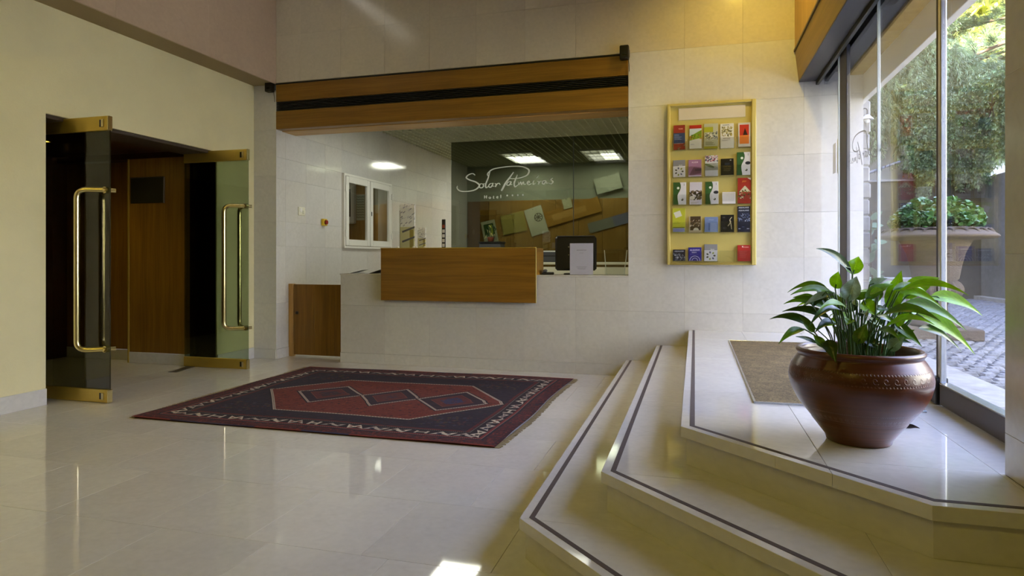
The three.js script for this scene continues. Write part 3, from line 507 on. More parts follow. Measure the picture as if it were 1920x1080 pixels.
// things on the back counter and on the office wall behind the glass
{
  const bx = thing('cash_box', 'low dark box on the back counter below the logo', 'box', [-3.0, 1.0705, -9.5]);
  part(bx, 'case', box(0.34, 0.28, 0.24, 0.012), M.grey, [0, 0.14, 0]); part(bx, 'lid', box(0.36, 0.03, 0.26, 0.008), M.black, [0, 0.295, 0]);
  const pl = thing('small_plant', 'little dark plant with pale blossoms on the low dark box', 'plant', [-3.02, 1.3805, -9.5]);
  part(pl, 'pot', lathe([[0.001, 0], [0.04, 0], [0.055, 0.07], [0.048, 0.07], [0.04, 0.05], [0.001, 0.05]], 20), S({ color: rgb(120, 60, 40), roughness: 0.6 }));
  const leafG = new THREE.SphereGeometry(0.02, 6, 4); leafG.scale(0.5, 1.6, 0.3);
  for (let i = 0; i < 26; i++) { const a = rr(0, 6.28), r = rr(0, 0.09), y = rr(0.07, 0.24); part(pl, i % 4 ? 'leaf' : 'blossom', leafG, i % 4 ? S({ color: rgb(40, 62, 26), roughness: 0.7 }) : S({ color: rgb(190, 186, 120), roughness: 0.7 }), [Math.cos(a) * r, y, Math.sin(a) * r], [rr(-0.6, 0.6), a, rr(-0.6, 0.6)]); }
  const Z = ZOF + 0.032;
  const pin = (name, lab, cat, cx, cy, w, h, a, draw, lift = 0) => { const t = canvas(160, Math.max(24, Math.round(160 * h / w)), draw), g = thing(name, lab, cat, [cx, cy, Z + lift]); const m = part(g, 'sheet', box(w, h, 0.008, 0.002), printed(w, h, t, 0.7), [0, 0, 0.006], [0, 0, a]); part(m, 'pin', new THREE.SphereGeometry(0.012, 8, 6), M.steel, [0, h * 0.44, 0.008]); };
  const fill = (col, f) => (c, w, h) => { c.fillStyle = col; c.fillRect(0, 0, w, h); if (f) f(c, w, h); };
  pin('picture', 'tilted photograph of greenery pinned on the wooden office wall', 'picture', -4.0, 1.66, 0.3, 0.46, 0.2, fill('#c9c8a8', (c, w, h) => { c.fillStyle = '#3c5a26'; c.fillRect(w * 0.15, h * 0.14, w * 0.7, h * 0.5); c.fillStyle = '#b9c64e'; c.fillRect(w * 0.5, h * 0.2, w * 0.25, h * 0.4); c.fillStyle = '#a6a69a'; c.fillRect(w * 0.1, h * 0.72, w * 0.8, h * 0.2); }));
  pin('poster', 'tilted beige two-leaf card pinned on the wooden office wall', 'poster', -3.5, 1.83, 0.5, 0.4, 0.2, fill('#b3a455', (c, w, h) => { c.strokeStyle = '#6d6330'; c.lineWidth = 3; c.strokeRect(1, 1, w / 2, h - 2); }));
  pin('poster', 'tilted white sheet with round basket drawing on the office wall', 'poster', -3.03, 1.87, 0.36, 0.55, 0.3, fill('#d4d3bd', (c, w, h) => { c.strokeStyle = '#3b3624'; c.lineWidth = 6; c.beginPath(); c.arc(w * 0.68, h * 0.4, w * 0.22, 0, 7); c.stroke(); c.beginPath(); for (let i = 0; i < 4; i++) { const a = i * 0.8; c.moveTo(w * 0.68 - 36 * Math.cos(a), h * 0.4 - 36 * Math.sin(a)); c.lineTo(w * 0.68 + 36 * Math.cos(a), h * 0.4 + 36 * Math.sin(a)); } c.stroke(); }));
  pin('poster', 'long tilted orange-brown banner crossing the wooden office wall', 'banner', -2.3, 2.03, 1.1, 0.3, 0.27, fill('#b4822f', (c, w, h) => { c.fillStyle = '#d0a052'; c.fillRect(20, h * 0.3, w - 60, h * 0.4); }), 0.015);
  pin('poster', 'small square white card pinned over the orange-brown banner', 'card', -2.4, 2.2, 0.18, 0.2, 0.25, fill('#d6d2ae'), 0.03);
  pin('poster', 'pale grey sheet pinned above the planks at the right', 'poster', -1.60, 2.56, 0.5, 0.3, 0.24, fill('#b9bdae'), 0.045);
  pin('poster', 'long tilted grey banner low at the right of the office wall', 'banner', -1.55, 1.82, 0.9, 0.2, 0.26, fill('#8e8f86', (c, w, h) => { c.fillStyle = '#7d80a0'; c.fillRect(w * 0.55, 0, w * 0.45, h); }));
}
// ---------------------------------------------------------------- vestibule behind the left doorway
{
  const w = struct('wall_vestibule', 'wood panelled vestibule behind the doorway', 'wall');
  between(w, 'panel', [-5.864, 0.118, -5.66], [XI + 0.01, 2.19, -5.6], M.woodV, 0.003, undefined, 2);
  between(w, 'plinth_tile', [-5.864, 0, -5.66], [XI + 0.01, 0.116, -5.596], wallStone[0], 0.002);
  between(w, 'metal_trim', [-5.885, 0, -5.655], [-5.866, 2.19, -5.594], M.brass, 0.002);
  between(w, 'panel', [-6.9, 0.118, -5.80], [-5.885, 2.19, -5.74], M.woodV, 0.003, undefined, 4);
  between(w, 'plinth_tile', [-6.9, 0, -5.80], [-5.886, 0.116, -5.736], wallStone[1], 0.002);
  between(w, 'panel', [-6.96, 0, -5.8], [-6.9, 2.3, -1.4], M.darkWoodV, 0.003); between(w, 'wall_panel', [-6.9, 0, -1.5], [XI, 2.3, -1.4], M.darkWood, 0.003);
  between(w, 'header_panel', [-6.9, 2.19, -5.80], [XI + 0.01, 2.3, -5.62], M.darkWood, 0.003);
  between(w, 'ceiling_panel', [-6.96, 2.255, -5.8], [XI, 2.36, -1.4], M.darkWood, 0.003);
  const s = thing('door_plaque', 'blank dark plaque mounted on the wooden vestibule panel', 'plaque', [-5.62, 1.847, -5.6]);
  part(s, 'plate', box(0.435, 0.27, 0.012, 0.003), M.black, [0, 0, 0.007]); part(s, 'edge_strip', box(0.008, 0.28, 0.02, 0.002), M.darkSteel, [0.222, 0, 0.01]); part(s, 'edge_strip', box(0.44, 0.008, 0.02, 0.002), M.darkSteel, [0, 0.139, 0.01]);
  const f = thing('floor_spring', 'dark metal floor plate in the doorway beside the far glass leaf', 'floor plate', [-5.0, 0, -5.45]);
  part(f, 'plate', box(0.09, 0.004, 0.44, 0.001), M.darkSteel, [0, 0.002, 0], [0, 0.22, 0]); part(f, 'pivot', cyl(0.012, 0.012, 0.008, 12), M.brass, [0.03, 0.005, -0.12]);
}
function glassDoor(name, label, x1, z, len, mat) {
  const g = thing(name, label, 'glass door', [x1, 0, z], { kind: 'structure' });
  part(g, 'pane', box(len, 2.02, 0.012, 0.002), mat, [-len / 2, 1.11, 0]);
  for (const [y, h] of [[2.17, 0.112], [0.054, 0.1]]) {
    const r = part(g, 'rail', box(len, h, 0.034, 0.003), M.brass, [-len / 2, y, 0], undefined, 'brass rail');
    part(r, 'lock', box(0.024, h * 0.55, 0.012, 0.003), M.brassTube, [len / 2 - 0.055, 0, 0.02]);
    part(r, 'end_cap', box(0.016, h, 0.04, 0.004), M.brassTube, [len / 2 - 0.006, 0, 0]);
    part(r, 'lock_slot', box(0.018, h * 0.5, 0.004, 0.001), M.black, [len / 2 - 0.08, 0, 0.0175]);
  }
  for (const s of [1, -1]) {
    const o = -0.2, d = 0.115 * s, q = 0.008 * s;
    const h = part(g, 'handle', bent([[-0.034, 1.652, q], [o, 1.652, d], [o, 0.419, d], [-0.034, 0.419, q]], 0.07, 0.0215), M.brassTube, undefined, undefined, 'brass bar handle');
    for (const y of [1.652, 0.419]) { part(h, 'mount', cyl(0.025, 0.025, 0.02, 18), M.brassTube, [-0.036, y, 0.012 * s], [Math.PI / 2, 0, 0]); part(h, 'stub', rod([-0.034, y, 0.012 * s], [0.0, y, 0.05 * s], 0.016, 12), M.brassTube); }
  }
}
glassDoor('door_1', 'near open smoked glass door leaf with brass rails and bar handle', -4.359, -3.988, 0.78, M.smoke);
glassDoor('door_2', 'far open smoked glass door leaf with brass rails and bar handle', -4.337, -5.574, 0.78, M.smokeGreen);

// ---------------------------------------------------------------- rug
{
  const g = thing('rug', 'dark red patterned wool rug with three diamonds lying on the lobby floor', 'rug', [-2.46, 0, -4.775]);
  const W = 2048, H = 1706;
  const t = canvas(W, H, (c) => {
    let s = 4242; const q = () => (s = (s * 16807) % 2147483647) / 2147483647;
    const X = (u) => u * W, Y = (v) => v * H;
    c.fillStyle = '#3a1420'; c.fillRect(0, 0, W, H);
    const motif = (x, y, r, col) => { c.fillStyle = col; c.save(); c.translate(x, y); c.rotate(q() * 6.28); c.fillRect(-r, -r * 0.35, r * 2, r * 0.7); c.fillRect(-r * 0.35, -r, r * 0.7, r * 2); c.restore(); };
    const band = (a, b, col) => { c.fillStyle = col; c.fillRect(X(a), Y(a * W / H), W - 2 * X(a), H - 2 * X(a)); };
    band(0.008, 0, '#4c1822'); for (let i = 0; i < 2600; i++) { const u = q(), e = q() * 0.038 * W, side = Math.floor(q() * 4); motif(side < 2 ? u * W : side === 2 ? e : W - e, side < 2 ? (side ? e : H - e) : u * H, 3 + q() * 6, ['#6e2026', '#2a1024', '#7c2c2a', '#1e1a36', '#5a1a24'][Math.floor(q() * 5)]); }
    band(0.04, 0, '#20142a'); band(0.047, 0, '#7a2428'); band(0.055, 0, '#1d1226');
    // white figured border
    const along = (n, f) => { for (let i = 0; i < n; i++) f((i + 0.5) / n, i); };
    const bw = 0.0705 * W;
    const fig = (x, y, i, turn) => { c.save(); c.translate(x, y); c.rotate(turn); c.scale((i * 7) % 3 ? 2.0 : -1.7, (i * 5) % 4 ? 2.4 : 1.7); if (i % 5 === 2) { c.fillStyle = '#c8bcae'; c.fillRect(-22, -12, 8, 24); c.fillRect(12, -12, 7, 24); c.fillRect(-14, -3, 26, 6); c.restore(); return; } c.fillStyle = i % 2 ? '#d4c8b8' : '#b8aca4'; c.beginPath(); c.moveTo(-34, 12); c.lineTo(-10, -14); c.lineTo(4, -2); c.lineTo(30, -12); c.lineTo(16, 14); c.lineTo(-6, 4); c.closePath(); c.fill(); c.fillStyle = ['#6a1d22', '#242448', '#1a1020'][i % 3]; c.fillRect(-18, -3, 12, 8); c.fillRect(8, -3, 9, 7); c.restore(); };
    along(15, (u, i) => { fig(X(0.06 + u * 0.88), H - bw, i, 0); fig(X(0.06 + u * 0.88), bw, i, Math.PI); }); along(12, (u, i) => { fig(bw, X(0.06) + u * (H - X(0.12)), i, Math.PI / 2); fig(W - bw, X(0.06) + u * (H - X(0.12)), i, -Math.PI / 2); });
    c.strokeStyle = '#b6a89c'; c.lineWidth = 3; c.setLineDash([7, 4]); for (const e of [0.0475, 0.0935]) c.strokeRect(X(e), X(e), W - 2 * X(e), H - 2 * X(e)); c.setLineDash([]);
    band(0.0965, 0, '#5e1a22'); band(0.106, 0, '#241830');
    for (let i = 0; i < 1500; i++) motif(X(0.1 + q() * 0.8), X(0.1) + q() * (H - X(0.2)), 3 + q() * 9, ['#1c1430', '#341a34', '#45202e', '#20203c', '#2c1226'][Math.floor(q() * 5)]);
    for (const [x, y] of [[0.2, 0.22], [0.8, 0.22], [0.2, 0.78], [0.8, 0.78]]) for (let i = 0; i < 60; i++) motif(X(x + (q() - 0.5) * 0.13), Y(y + (q() - 0.5) * 0.12), 5 + q() * 8, ['#4a3a2c', '#54262c', '#38304c'][i % 3]);
    const poly = (pts, f, st, lw) => { c.beginPath(); pts.forEach(([u, v], i) => (i ? c.lineTo : c.moveTo).call(c, X(u), Y(v))); c.closePath(); if (f) { c.fillStyle = f; c.fill(); } if (st) { c.strokeStyle = st; c.lineWidth = lw; c.stroke(); } };
    const hex = [[0.129, 0.515], [0.297, 0.264], [0.721, 0.264], [0.887, 0.515], [0.709, 0.79], [0.303, 0.79]];
    poly(hex, '#7c2826', '#1a1022', 34); poly(hex, null, '#c0b2a6', 16); c.setLineDash([9, 9]); poly(hex, null, '#2a1826', 7); c.setLineDash([]);
    c.save(); poly(hex, '#702824'); c.clip(); for (let i = 0; i < 2300; i++) motif(X(0.13 + q() * 0.76), Y(0.26 + q() * 0.53), 3 + q() * 8, ['#5c181c', '#7e3028', '#4e1620', '#321424', '#8a3a28', '#642020'][Math.floor(q() * 6)]); c.restore(); poly(hex, null, '#c0b2a6', 14); c.setLineDash([9, 9]); poly(hex, null, '#2a1826', 6); c.setLineDash([]);
    const dia = (a, b, inner) => { const m = (a + b) / 2, hgt = 0.141, d = [[a, 0.52], [m, 0.52 - hgt], [b, 0.52], [m, 0.52 + hgt]]; const mid = (k, col, st, lw) => poly(d.map(([u, v]) => [m + (u - m) * k, 0.52 + (v - 0.52) * k]), col, st, lw); mid(1.1, '#241428'); mid(1, '#2a1830', '#c4b8ac', 13); c.setLineDash([8, 8]); mid(1, null, '#3a1c28', 5); c.setLineDash([]); mid(0.62, '#5c2028', '#7a3a34', 5); mid(0.36, inner, null); for (let i = 0; i < 80; i++) { const r = q() * 0.5, an = q() * 6.28; motif(X(m + (b - a) * 0.4 * r * Math.cos(an)), Y(0.52 + hgt * 0.8 * r * Math.sin(an)), 3 + q() * 5, ['#3a2040', '#6a2a2c', '#26264e', '#4c1c26'][i % 4]); } };
    dia(0.232, 0.448, '#3a2232'); dia(0.448, 0.632, '#54262c'); dia(0.632, 0.842, '#2c2a5a');
    // coloured selvedge on the long sides
    for (const y of [0, H - 16]) for (let x = 0, i = 0; i < 7; i++) { const l = [0.12, 0.25, 0.14, 0.13, 0.2, 0.08, 0.08][i] * W; c.fillStyle = ['#8c2f24', '#202048', '#8a3024', '#242a56', '#8c2f24', '#6a2420', '#8c2f24'][i]; c.fillRect(x, y, l, 16); x += l; }
    const im = c.getImageData(0, 0, W, H), d = im.data; for (let i = 0; i < d.length; i += 4) { const k = 0.74 + 0.26 * q(); d[i] *= k; d[i + 1] *= k; d[i + 2] *= k; } c.putImageData(im, 0, 0);
  });
  const top = printed(2.70, 2.25, t, 0.95); top.bumpMap = T.bump; top.bumpScale = 0.002;
  // box uv: top face uses x and z; z grows towards the viewer, so flip v
  t.repeat.set(1 / 2.70, -1 / 2.25);
  const gg = new THREE.PlaneGeometry(2.70, 2.25, 90, 75); gg.rotateX(-Math.PI / 2);
  const p = gg.attributes.position; for (let i = 0; i < p.count; i++) { const x = p.getX(i), z = p.getZ(i); p.setY(i, 0.011 + 0.002 * Math.sin(x * 5.1 + z * 2) + 0.0015 * Math.sin(z * 9 - x * 3)); p.setX(i, x + 0.010 * Math.sin(z * 4.2) * Math.abs(x) / 1.35 - (x > 0 ? 0.02 * (z / 1.12) : -0.012 * (z / 1.12))); p.setZ(i, z + (z < 0 ? -0.045 * (x / 1.35) : 0)); }
  gg.computeVertexNormals(); t.repeat.set(1, 1); t.offset.set(0, 0);
  part(g, 'pile', gg, top);
  const fr = []; for (const s of [-1, 1]) for (let i = 0; i < 260; i++) { const z = -1.12 + 2.24 * (i + 0.5) / 260, l = rr(0.03, 0.05), q = new THREE.BoxGeometry(l, 0.003, 0.005); q.rotateY(rr(-0.4, 0.4)); q.translate(s * (1.35 + l / 2) + 0.010 * Math.sin(z * 4.2) * s - (s > 0 ? 0.02 * (z / 1.12) : -0.012 * (z / 1.12)), 0.003, z - (z < -0.9 ? 0.045 * s : 0)); fr.push(q); }
  const f = part(g, 'fringe', mergeGeometries(fr), S({ color: rgb(150, 138, 112), roughness: 1 })); f.userData.kind = 'stuff';
  const bd = slab([[-1.34, -1.07], [1.34, -1.16], [1.32, 1.115], [-1.33, 1.115]], 0.001, 0.0055); part(g, 'backing', bd, S({ color: rgb(70, 30, 32), roughness: 1 }));
}
// ---------------------------------------------------------------- brochure rack on the back wall
{
  const g = thing('brochure_rack', 'gold coloured wall rack with clear pockets for brochures', 'brochure rack', [0, 0, ZB]);
  between(g, 'back_panel', [-0.225, 1.075, 0.008], [0.5, 2.545, 0.024], M.gold, 0.002);
  between(g, 'side_frame', [-0.247, 1.062, 0.001], [-0.222, 2.557, 0.05], M.gold, 0.003); between(g, 'side_frame', [0.492, 1.062, 0.001], [0.53, 2.557, 0.058], M.gold, 0.004);
  between(g, 'top_frame', [-0.222, 2.535, 0.001], [0.492, 2.557, 0.05], M.gold, 0.003); between(g, 'bottom_frame', [-0.222, 1.062, 0.001], [0.492, 1.078, 0.05], M.goldEdge, 0.003);
  between(g, 'title_plate', [-0.146, 2.405, 0.0242], [0.44, 2.515, 0.032], S({ color: rgb(214, 204, 186), roughness: 0.45 }), 0.001, 'blank pale title plate');
  const B = [[-0.190, 2.128, -0.087, 2.357], [-0.048, 2.133, 0.059, 2.350], [0.081, 2.124, 0.203, 2.357], [0.223, 2.124, 0.339, 2.349], [0.377, 2.130, 0.482, 2.348],
    [-0.195, 1.876, -0.085, 2.034], [-0.057, 1.876, 0.058, 2.032], [0.090, 1.875, 0.203, 2.065], [0.228, 1.880, 0.339, 2.030], [0.366, 1.875, 0.481, 2.083],
    [-0.193, 1.621, -0.077, 1.827], [-0.047, 1.618, 0.062, 1.825], [0.093, 1.619, 0.207, 1.825], [0.240, 1.618, 0.355, 1.728], [0.373, 1.618, 0.485, 1.850],
    [-0.200, 1.362, -0.085, 1.587], [-0.054, 1.360, 0.058, 1.510], [0.086, 1.364, 0.203, 1.502], [0.226, 1.362, 0.341, 1.519], [0.371, 1.361, 0.480, 1.594],
    [-0.195, 1.100, -0.085, 1.204], [-0.058, 1.100, 0.058, 1.224], [0.083, 1.098, 0.198, 1.252], null, [0.371, 1.098, 0.482, 1.243]];
  let s = 99; const q = () => (s = (s * 16807) % 2147483647) / 2147483647;
  const blob = (c, col, n, x0, y0, x1, y1, r) => { for (let i = 0; i < n; i++) { c.fillStyle = col[i % col.length]; c.beginPath(); c.ellipse(x0 + q() * (x1 - x0), y0 + q() * (y1 - y0), r * (0.4 + q()), r * (0.3 + q() * 0.6), q() * 3, 0, 7); c.fill(); } };
  const txt = (c, str, x, y, px, col, f = 'sans-serif') => { c.fillStyle = col; c.font = `bold ${px}px ${f}`; c.textAlign = 'center'; c.fillText(str, x, y); };
  const rows = (c, col, x, y, w, n, d) => { c.fillStyle = col; for (let i = 0; i < n; i++) c.fillRect(x, y + i * d, w * (0.6 + 0.4 * q()), 3); };
  const wave = (extra) => (c, w, h) => { c.fillStyle = '#dfe0ea'; c.fillRect(0, 0, w, h); c.fillStyle = '#2f5a2c'; c.beginPath(); c.moveTo(0, 0); c.lineTo(w * 0.5, 0); c.bezierCurveTo(w * 0.75, h * 0.3, w * 0.35, h * 0.45, w * 0.33, h * 0.62); c.bezierCurveTo(w * 0.32, h * 0.8, w * 0.42, h * 0.9, w * 0.4, h); c.lineTo(0, h); c.fill(); c.fillStyle = '#e6ece6'; c.beginPath(); c.arc(w * 0.38, h * 0.26, w * 0.1, 0, 7); c.fill(); c.fillStyle = '#1f241f'; c.beginPath(); c.arc(w * 0.7, h * 0.78, w * 0.09, 0, 7); c.fill(); c.fillStyle = '#e6ece6'; c.beginPath(); c.arc(w * 0.67, h * 0.76, w * 0.05, 0, 7); c.fill(); c.fillStyle = '#6e7a8a'; c.fillRect(w * 0.82, h * 0.06, 4, h * 0.1); if (extra) { c.fillStyle = '#2b3040'; c.beginPath(); c.ellipse(w * 0.82, h * 0.48, w * 0.2, h * 0.07, 0, 0, 7); c.fill(); } };
  const wreath = (c, w, h) => { c.fillStyle = '#e2e2ea'; c.fillRect(0, 0, w, h); c.fillStyle = '#85868e'; c.fillRect(0, 0, w, h * 0.36); txt(c, 'farm', w * 0.62, h * 0.34, 16, '#e8e8e8'); for (let i = 0; i < 7; i++) { const a = i * 0.9, x = w / 2 + Math.cos(a) * w * 0.28, y = h * 0.68 + Math.sin(a) * h * 0.2; c.fillStyle = ['#2a2f1c', '#4a4f7a', '#8a9a3a', '#22221e'][i % 4]; c.beginPath(); c.ellipse(x, y, 11, 8, a, 0, 7); c.fill(); } };
  const bg = (col, f) => (c, w, h) => { c.fillStyle = col; c.fillRect(0, 0, w, h); f(c, w, h); };
  const A = [
    ['red and blue brochure with white lines, first in the top row', bg('#8e2a22', (c, w, h) => { c.fillStyle = '#283a66'; c.fillRect(0, h * 0.32, w, h * 0.42); rows(c, '#aab4d2', 8, h * 0.38, w * 0.7, 5, 14); txt(c, 'TAXI', w * 0.62, h * 0.18, 22, '#e8c0b0'); rows(c, '#e2d2d2', 6, h * 0.74, w * 0.9, 1, 4); blob(c, ['#6a3a2a', '#a24a30', '#7a8a6a'], 14, 0, h * 0.8, w, h, 10); })],
    ['brochure with red heading over green hills in the top row', bg('#d8d8d0', (c, w, h) => { c.fillStyle = '#b3261e'; c.fillRect(0, 0, w, h * 0.15); c.fillStyle = '#c3d2dc'; c.fillRect(0, h * 0.15, w, h * 0.3); c.fillStyle = '#6f8f1f'; c.beginPath(); c.moveTo(0, h * 0.48); c.lineTo(w, h * 0.22); c.lineTo(w, h * 0.55); c.lineTo(0, h * 0.66); c.fill(); blob(c, ['#3e5a14', '#93a52c', '#a86a2c'], 30, 0, h * 0.42, w, h * 0.6, 9); rows(c, '#9a9ab0', 12, h * 0.8, w * 0.4, 2, 8); })],
    ['grey and lime brochure of a hillside village in the top row', bg('#b3b49a', (c, w, h) => { c.fillStyle = '#a8ac2c'; c.fillRect(0, h * 0.14, w * 0.65, h * 0.2); blob(c, ['#3f4a4a', '#d2d2d2', '#6c7278', '#8a8a6a'], 60, w * 0.1, h * 0.35, w, h * 0.65, 9); rows(c, '#4d4a1c', 14, h * 0.72, w * 0.7, 4, 9); c.fillStyle = '#9c9a1e'; c.fillRect(0, h * 0.9, w, h * 0.1); })],
    ['white brochure with olive coloured picture in the top row', bg('#d9d8d2', (c, w, h) => { txt(c, 'PASSION', w * 0.42, h * 0.08, 15, '#3a4048'); blob(c, ['#6a6428', '#a79a4c', '#3f3c1a', '#c2ba8a'], 90, w * 0.12, h * 0.14, w * 0.86, h * 0.52, 8); txt(c, 'PORTUGAL', w * 0.48, h * 0.62, 14, '#4a3a3a'); rows(c, '#8a8a8a', 14, h * 0.66, w * 0.7, 2, 8); })],
    ['red and orange brochure in white frame ending the top row', bg('#cfc9c2', (c, w, h) => { c.fillStyle = '#b3321c'; c.fillRect(w * 0.12, h * 0.08, w * 0.76, h * 0.46); c.fillStyle = '#d2762c'; c.fillRect(w * 0.12, h * 0.52, w * 0.76, h * 0.36); c.fillStyle = '#2a1510'; c.beginPath(); c.moveTo(w * 0.4, h * 0.52); c.lineTo(w * 0.55, h * 0.22); c.lineTo(w * 0.78, h * 0.52); c.fill(); c.fillStyle = '#8c8a8a'; for (let i = 0; i < 9; i++) c.fillRect(w * 0.1 * i + 4, h * 0.02, 6, 6); })],
    ['white leaf-wreath brochure with grey heading in the second row', wreath],
    ['mauve landscape brochure in the second row', bg('#9a6f92', (c, w, h) => { txt(c, 'ALVOR', w * 0.5, h * 0.2, 20, '#dccbe0'); c.fillStyle = '#6c4660'; c.beginPath(); c.moveTo(0, h); c.lineTo(w * 0.4, h * 0.45); c.lineTo(w, h * 0.5); c.lineTo(w, h * 0.8); c.fill(); c.fillStyle = '#4d3448'; c.fillRect(w * 0.5, h * 0.55, w * 0.5, h * 0.14); c.fillStyle = '#cdbfd2'; c.fillRect(0, h * 0.92, w, h * 0.08); })],
    ['brochure with colourful crowd strip and grey road in the second row', bg('#c3c6cf', (c, w, h) => { blob(c, ['#8a2a3a', '#e0e0e0', '#2a2a4a', '#d2a2a2', '#7a5a7a'], 70, 0, 0, w, h * 0.28, 9); c.fillStyle = '#8f938c'; c.fillRect(0, h * 0.38, w, h * 0.34); c.fillStyle = '#4d5a3a'; c.beginPath(); c.ellipse(w * 0.35, h * 0.5, w * 0.4, h * 0.06, 0.4, 0, 7); c.fill(); rows(c, '#f0f0f0', 20, h * 0.36, w * 0.8, 1, 4); })],
    ['black brochure with gold lettering in the second row', bg('#14130f', (c, w, h) => { txt(c, 'CENTRAL', w / 2, h * 0.52, 19, '#8a7a44'); txt(c, 'CASINO', w / 2, h * 0.66, 19, '#8a7a44'); rows(c, '#b6a878', 26, h * 0.72, w * 0.6, 1, 4); c.fillStyle = '#c3c3c3'; c.fillRect(w * 0.7, h * 0.08, 16, 9); c.fillStyle = '#2c3446'; c.fillRect(w * 0.3, h * 0.25, w * 0.4, h * 0.15); })],
    ['green and white wave brochure ending the second row', wave(true)],
    ['green and white wave brochure, first in the third row', wave(false)],
    ['white brochure with dark motorbike picture in the third row', bg('#d6d3e2', (c, w, h) => { blob(c, ['#2e2418', '#4c4030', '#1e1814', '#6a5c44'], 80, w * 0.05, h * 0.4, w * 0.98, h * 0.76, 13); c.fillStyle = '#dcd8d2'; c.beginPath(); c.ellipse(w * 0.22, h * 0.7, w * 0.22, h * 0.09, 0, 0, 7); c.fill(); rows(c, '#a89a8a', 14, h * 0.9, w * 0.7, 2, 8); })],
    ['green and white wave brochure with grey oval, third in the third row', wave(true)],
    ['stack of blank white cards lying in a third row pocket', bg('#e2e2ec', (c, w, h) => { rows(c, '#d4d4de', 10, h * 0.2, w * 0.7, 2, 14); })],
    ['tall red mountain brochure ending the third row', bg('#9c2c1e', (c, w, h) => { c.fillStyle = '#c8c4a8'; c.beginPath(); c.moveTo(w * 0.1, h * 0.55); c.lineTo(w * 0.55, h * 0.3); c.lineTo(w, h * 0.55); c.fill(); blob(c, ['#6a7a3a', '#d6d0b4', '#8a5a2c', '#3f3a24'], 40, w * 0.1, h * 0.48, w, h * 0.8, 9); txt(c, 'JEEP', w * 0.5, h * 0.16, 20, '#d69a3a'); c.fillStyle = '#e6dede'; c.beginPath(); c.moveTo(w * 0.72, 0); c.lineTo(w, 0); c.lineTo(w, h * 0.1); c.fill(); })],
    ['lime yellow flyer with tilted white square, first in the fourth row', bg('#b9bd3a', (c, w, h) => { c.save(); c.translate(w * 0.42, h * 0.25); c.rotate(-0.35); c.fillStyle = '#dfe0d8'; c.fillRect(-34, -30, 68, 60); c.restore(); rows(c, '#8a9422', 12, h * 0.55, w * 0.6, 3, 10); c.fillStyle = '#2c3420'; c.fillRect(6, h * 0.78, w - 12, 5); c.fillStyle = '#8087c0'; c.fillRect(4, h * 0.82, w - 8, h * 0.16); })],
    ['brown brochure with a white dome in the fourth row', bg('#b7a98a', (c, w, h) => { c.fillStyle = '#42321e'; c.fillRect(w * 0.12, 0, w * 0.82, h * 0.86); blob(c, ['#d2cabc', '#8a7456', '#5e4a30'], 26, w * 0.15, h * 0.25, w * 0.9, h * 0.6, 10); c.fillStyle = '#dcd6c2'; c.beginPath(); c.arc(w * 0.58, h * 0.86, w * 0.22, Math.PI, 0); c.fill(); })],
    ['plain hazy blue brochure in the fourth row', bg('#7288b8', (c, w, h) => { txt(c, 'mar', w * 0.5, h * 0.24, 26, '#95a8d0'); c.fillStyle = '#4f6698'; c.fillRect(w * 0.28, h * 0.4, w * 0.14, h * 0.5); c.fillStyle = '#8c9cc6'; c.fillRect(w * 0.42, h * 0.4, w * 0.5, h * 0.6); })],
    ['black brochure with white dancer figure in the fourth row', bg('#141414', (c, w, h) => { c.strokeStyle = '#d9cfa8'; c.lineWidth = 7; c.beginPath(); c.moveTo(w * 0.85, h * 0.14); c.quadraticCurveTo(w * 0.6, h * 0.3, w * 0.76, h * 0.46); c.lineTo(w * 0.84, h * 0.84); c.moveTo(w * 0.74, h * 0.45); c.lineTo(w * 0.55, h * 0.66); c.moveTo(w * 0.66, h * 0.3); c.lineTo(w * 0.78, h * 0.4); c.stroke(); rows(c, '#6a6a6a', 18, h * 0.12, w * 0.3, 2, 9); rows(c, '#5a5a5a', 24, h * 0.72, w * 0.3, 3, 8); })],
    ['dark navy water park brochure ending the fourth row', bg('#181d34', (c, w, h) => { txt(c, 'AQUALAND', w / 2, h * 0.08, 19, '#dfe3ee'); txt(c, 'AQUALAND', w / 2, h * 0.19, 19, '#cfd5e6'); blob(c, ['#6d7894', '#a7aebf', '#3a4466'], 46, w * 0.05, h * 0.28, w * 0.95, h * 0.58, 7); rows(c, '#8e98c0', 44, h * 0.8, w * 0.3, 1, 5); c.fillStyle = '#dfe3ee'; c.fillRect(10, h * 0.86, 20, 8); c.fillRect(w - 34, h * 0.86, 24, 8); })],
    ['dark brochure with white splash pattern, first in the bottom row', bg('#22243a', (c, w, h) => { txt(c, 'AQUALAND', w / 2, h * 0.2, 18, '#dfe3ee'); blob(c, ['#c9ccd4', '#7e8496', '#3c4258'], 56, w * 0.05, h * 0.36, w * 0.95, h * 0.95, 8); })],
    ['violet blue brochure with white heading in the bottom row', bg('#30288a', (c, w, h) => { txt(c, 'ALGARVE', w / 2, h * 0.26, 22, '#e6e4f4'); txt(c, 'MAPA', w * 0.45, h * 0.42, 17, '#e6e4f4'); rows(c, '#8e88d0', 16, h * 0.5, w * 0.7, 1, 5); c.strokeStyle = '#dcd8f2'; c.lineWidth = 6; for (const r of [0.18, 0.32]) { c.beginPath(); c.arc(w * 0.5, h, w * r * 1.2, Math.PI, 0); c.stroke(); } })],
    ['white leaf-wreath brochure with grey heading in the bottom row', wreath], null,
    ['red brochure with white bird emblem ending the bottom row', bg('#a2231c', (c, w, h) => { txt(c, 'ROTEIRO', w * 0.62, h * 0.16, 15, '#f0d2ce'); c.fillStyle = '#f0e2e0'; c.fillRect(w * 0.34, h * 0.06, 14, 12); rows(c, '#c2645c', 20, h * 0.36, w * 0.66, 8, 10); })],
  ];
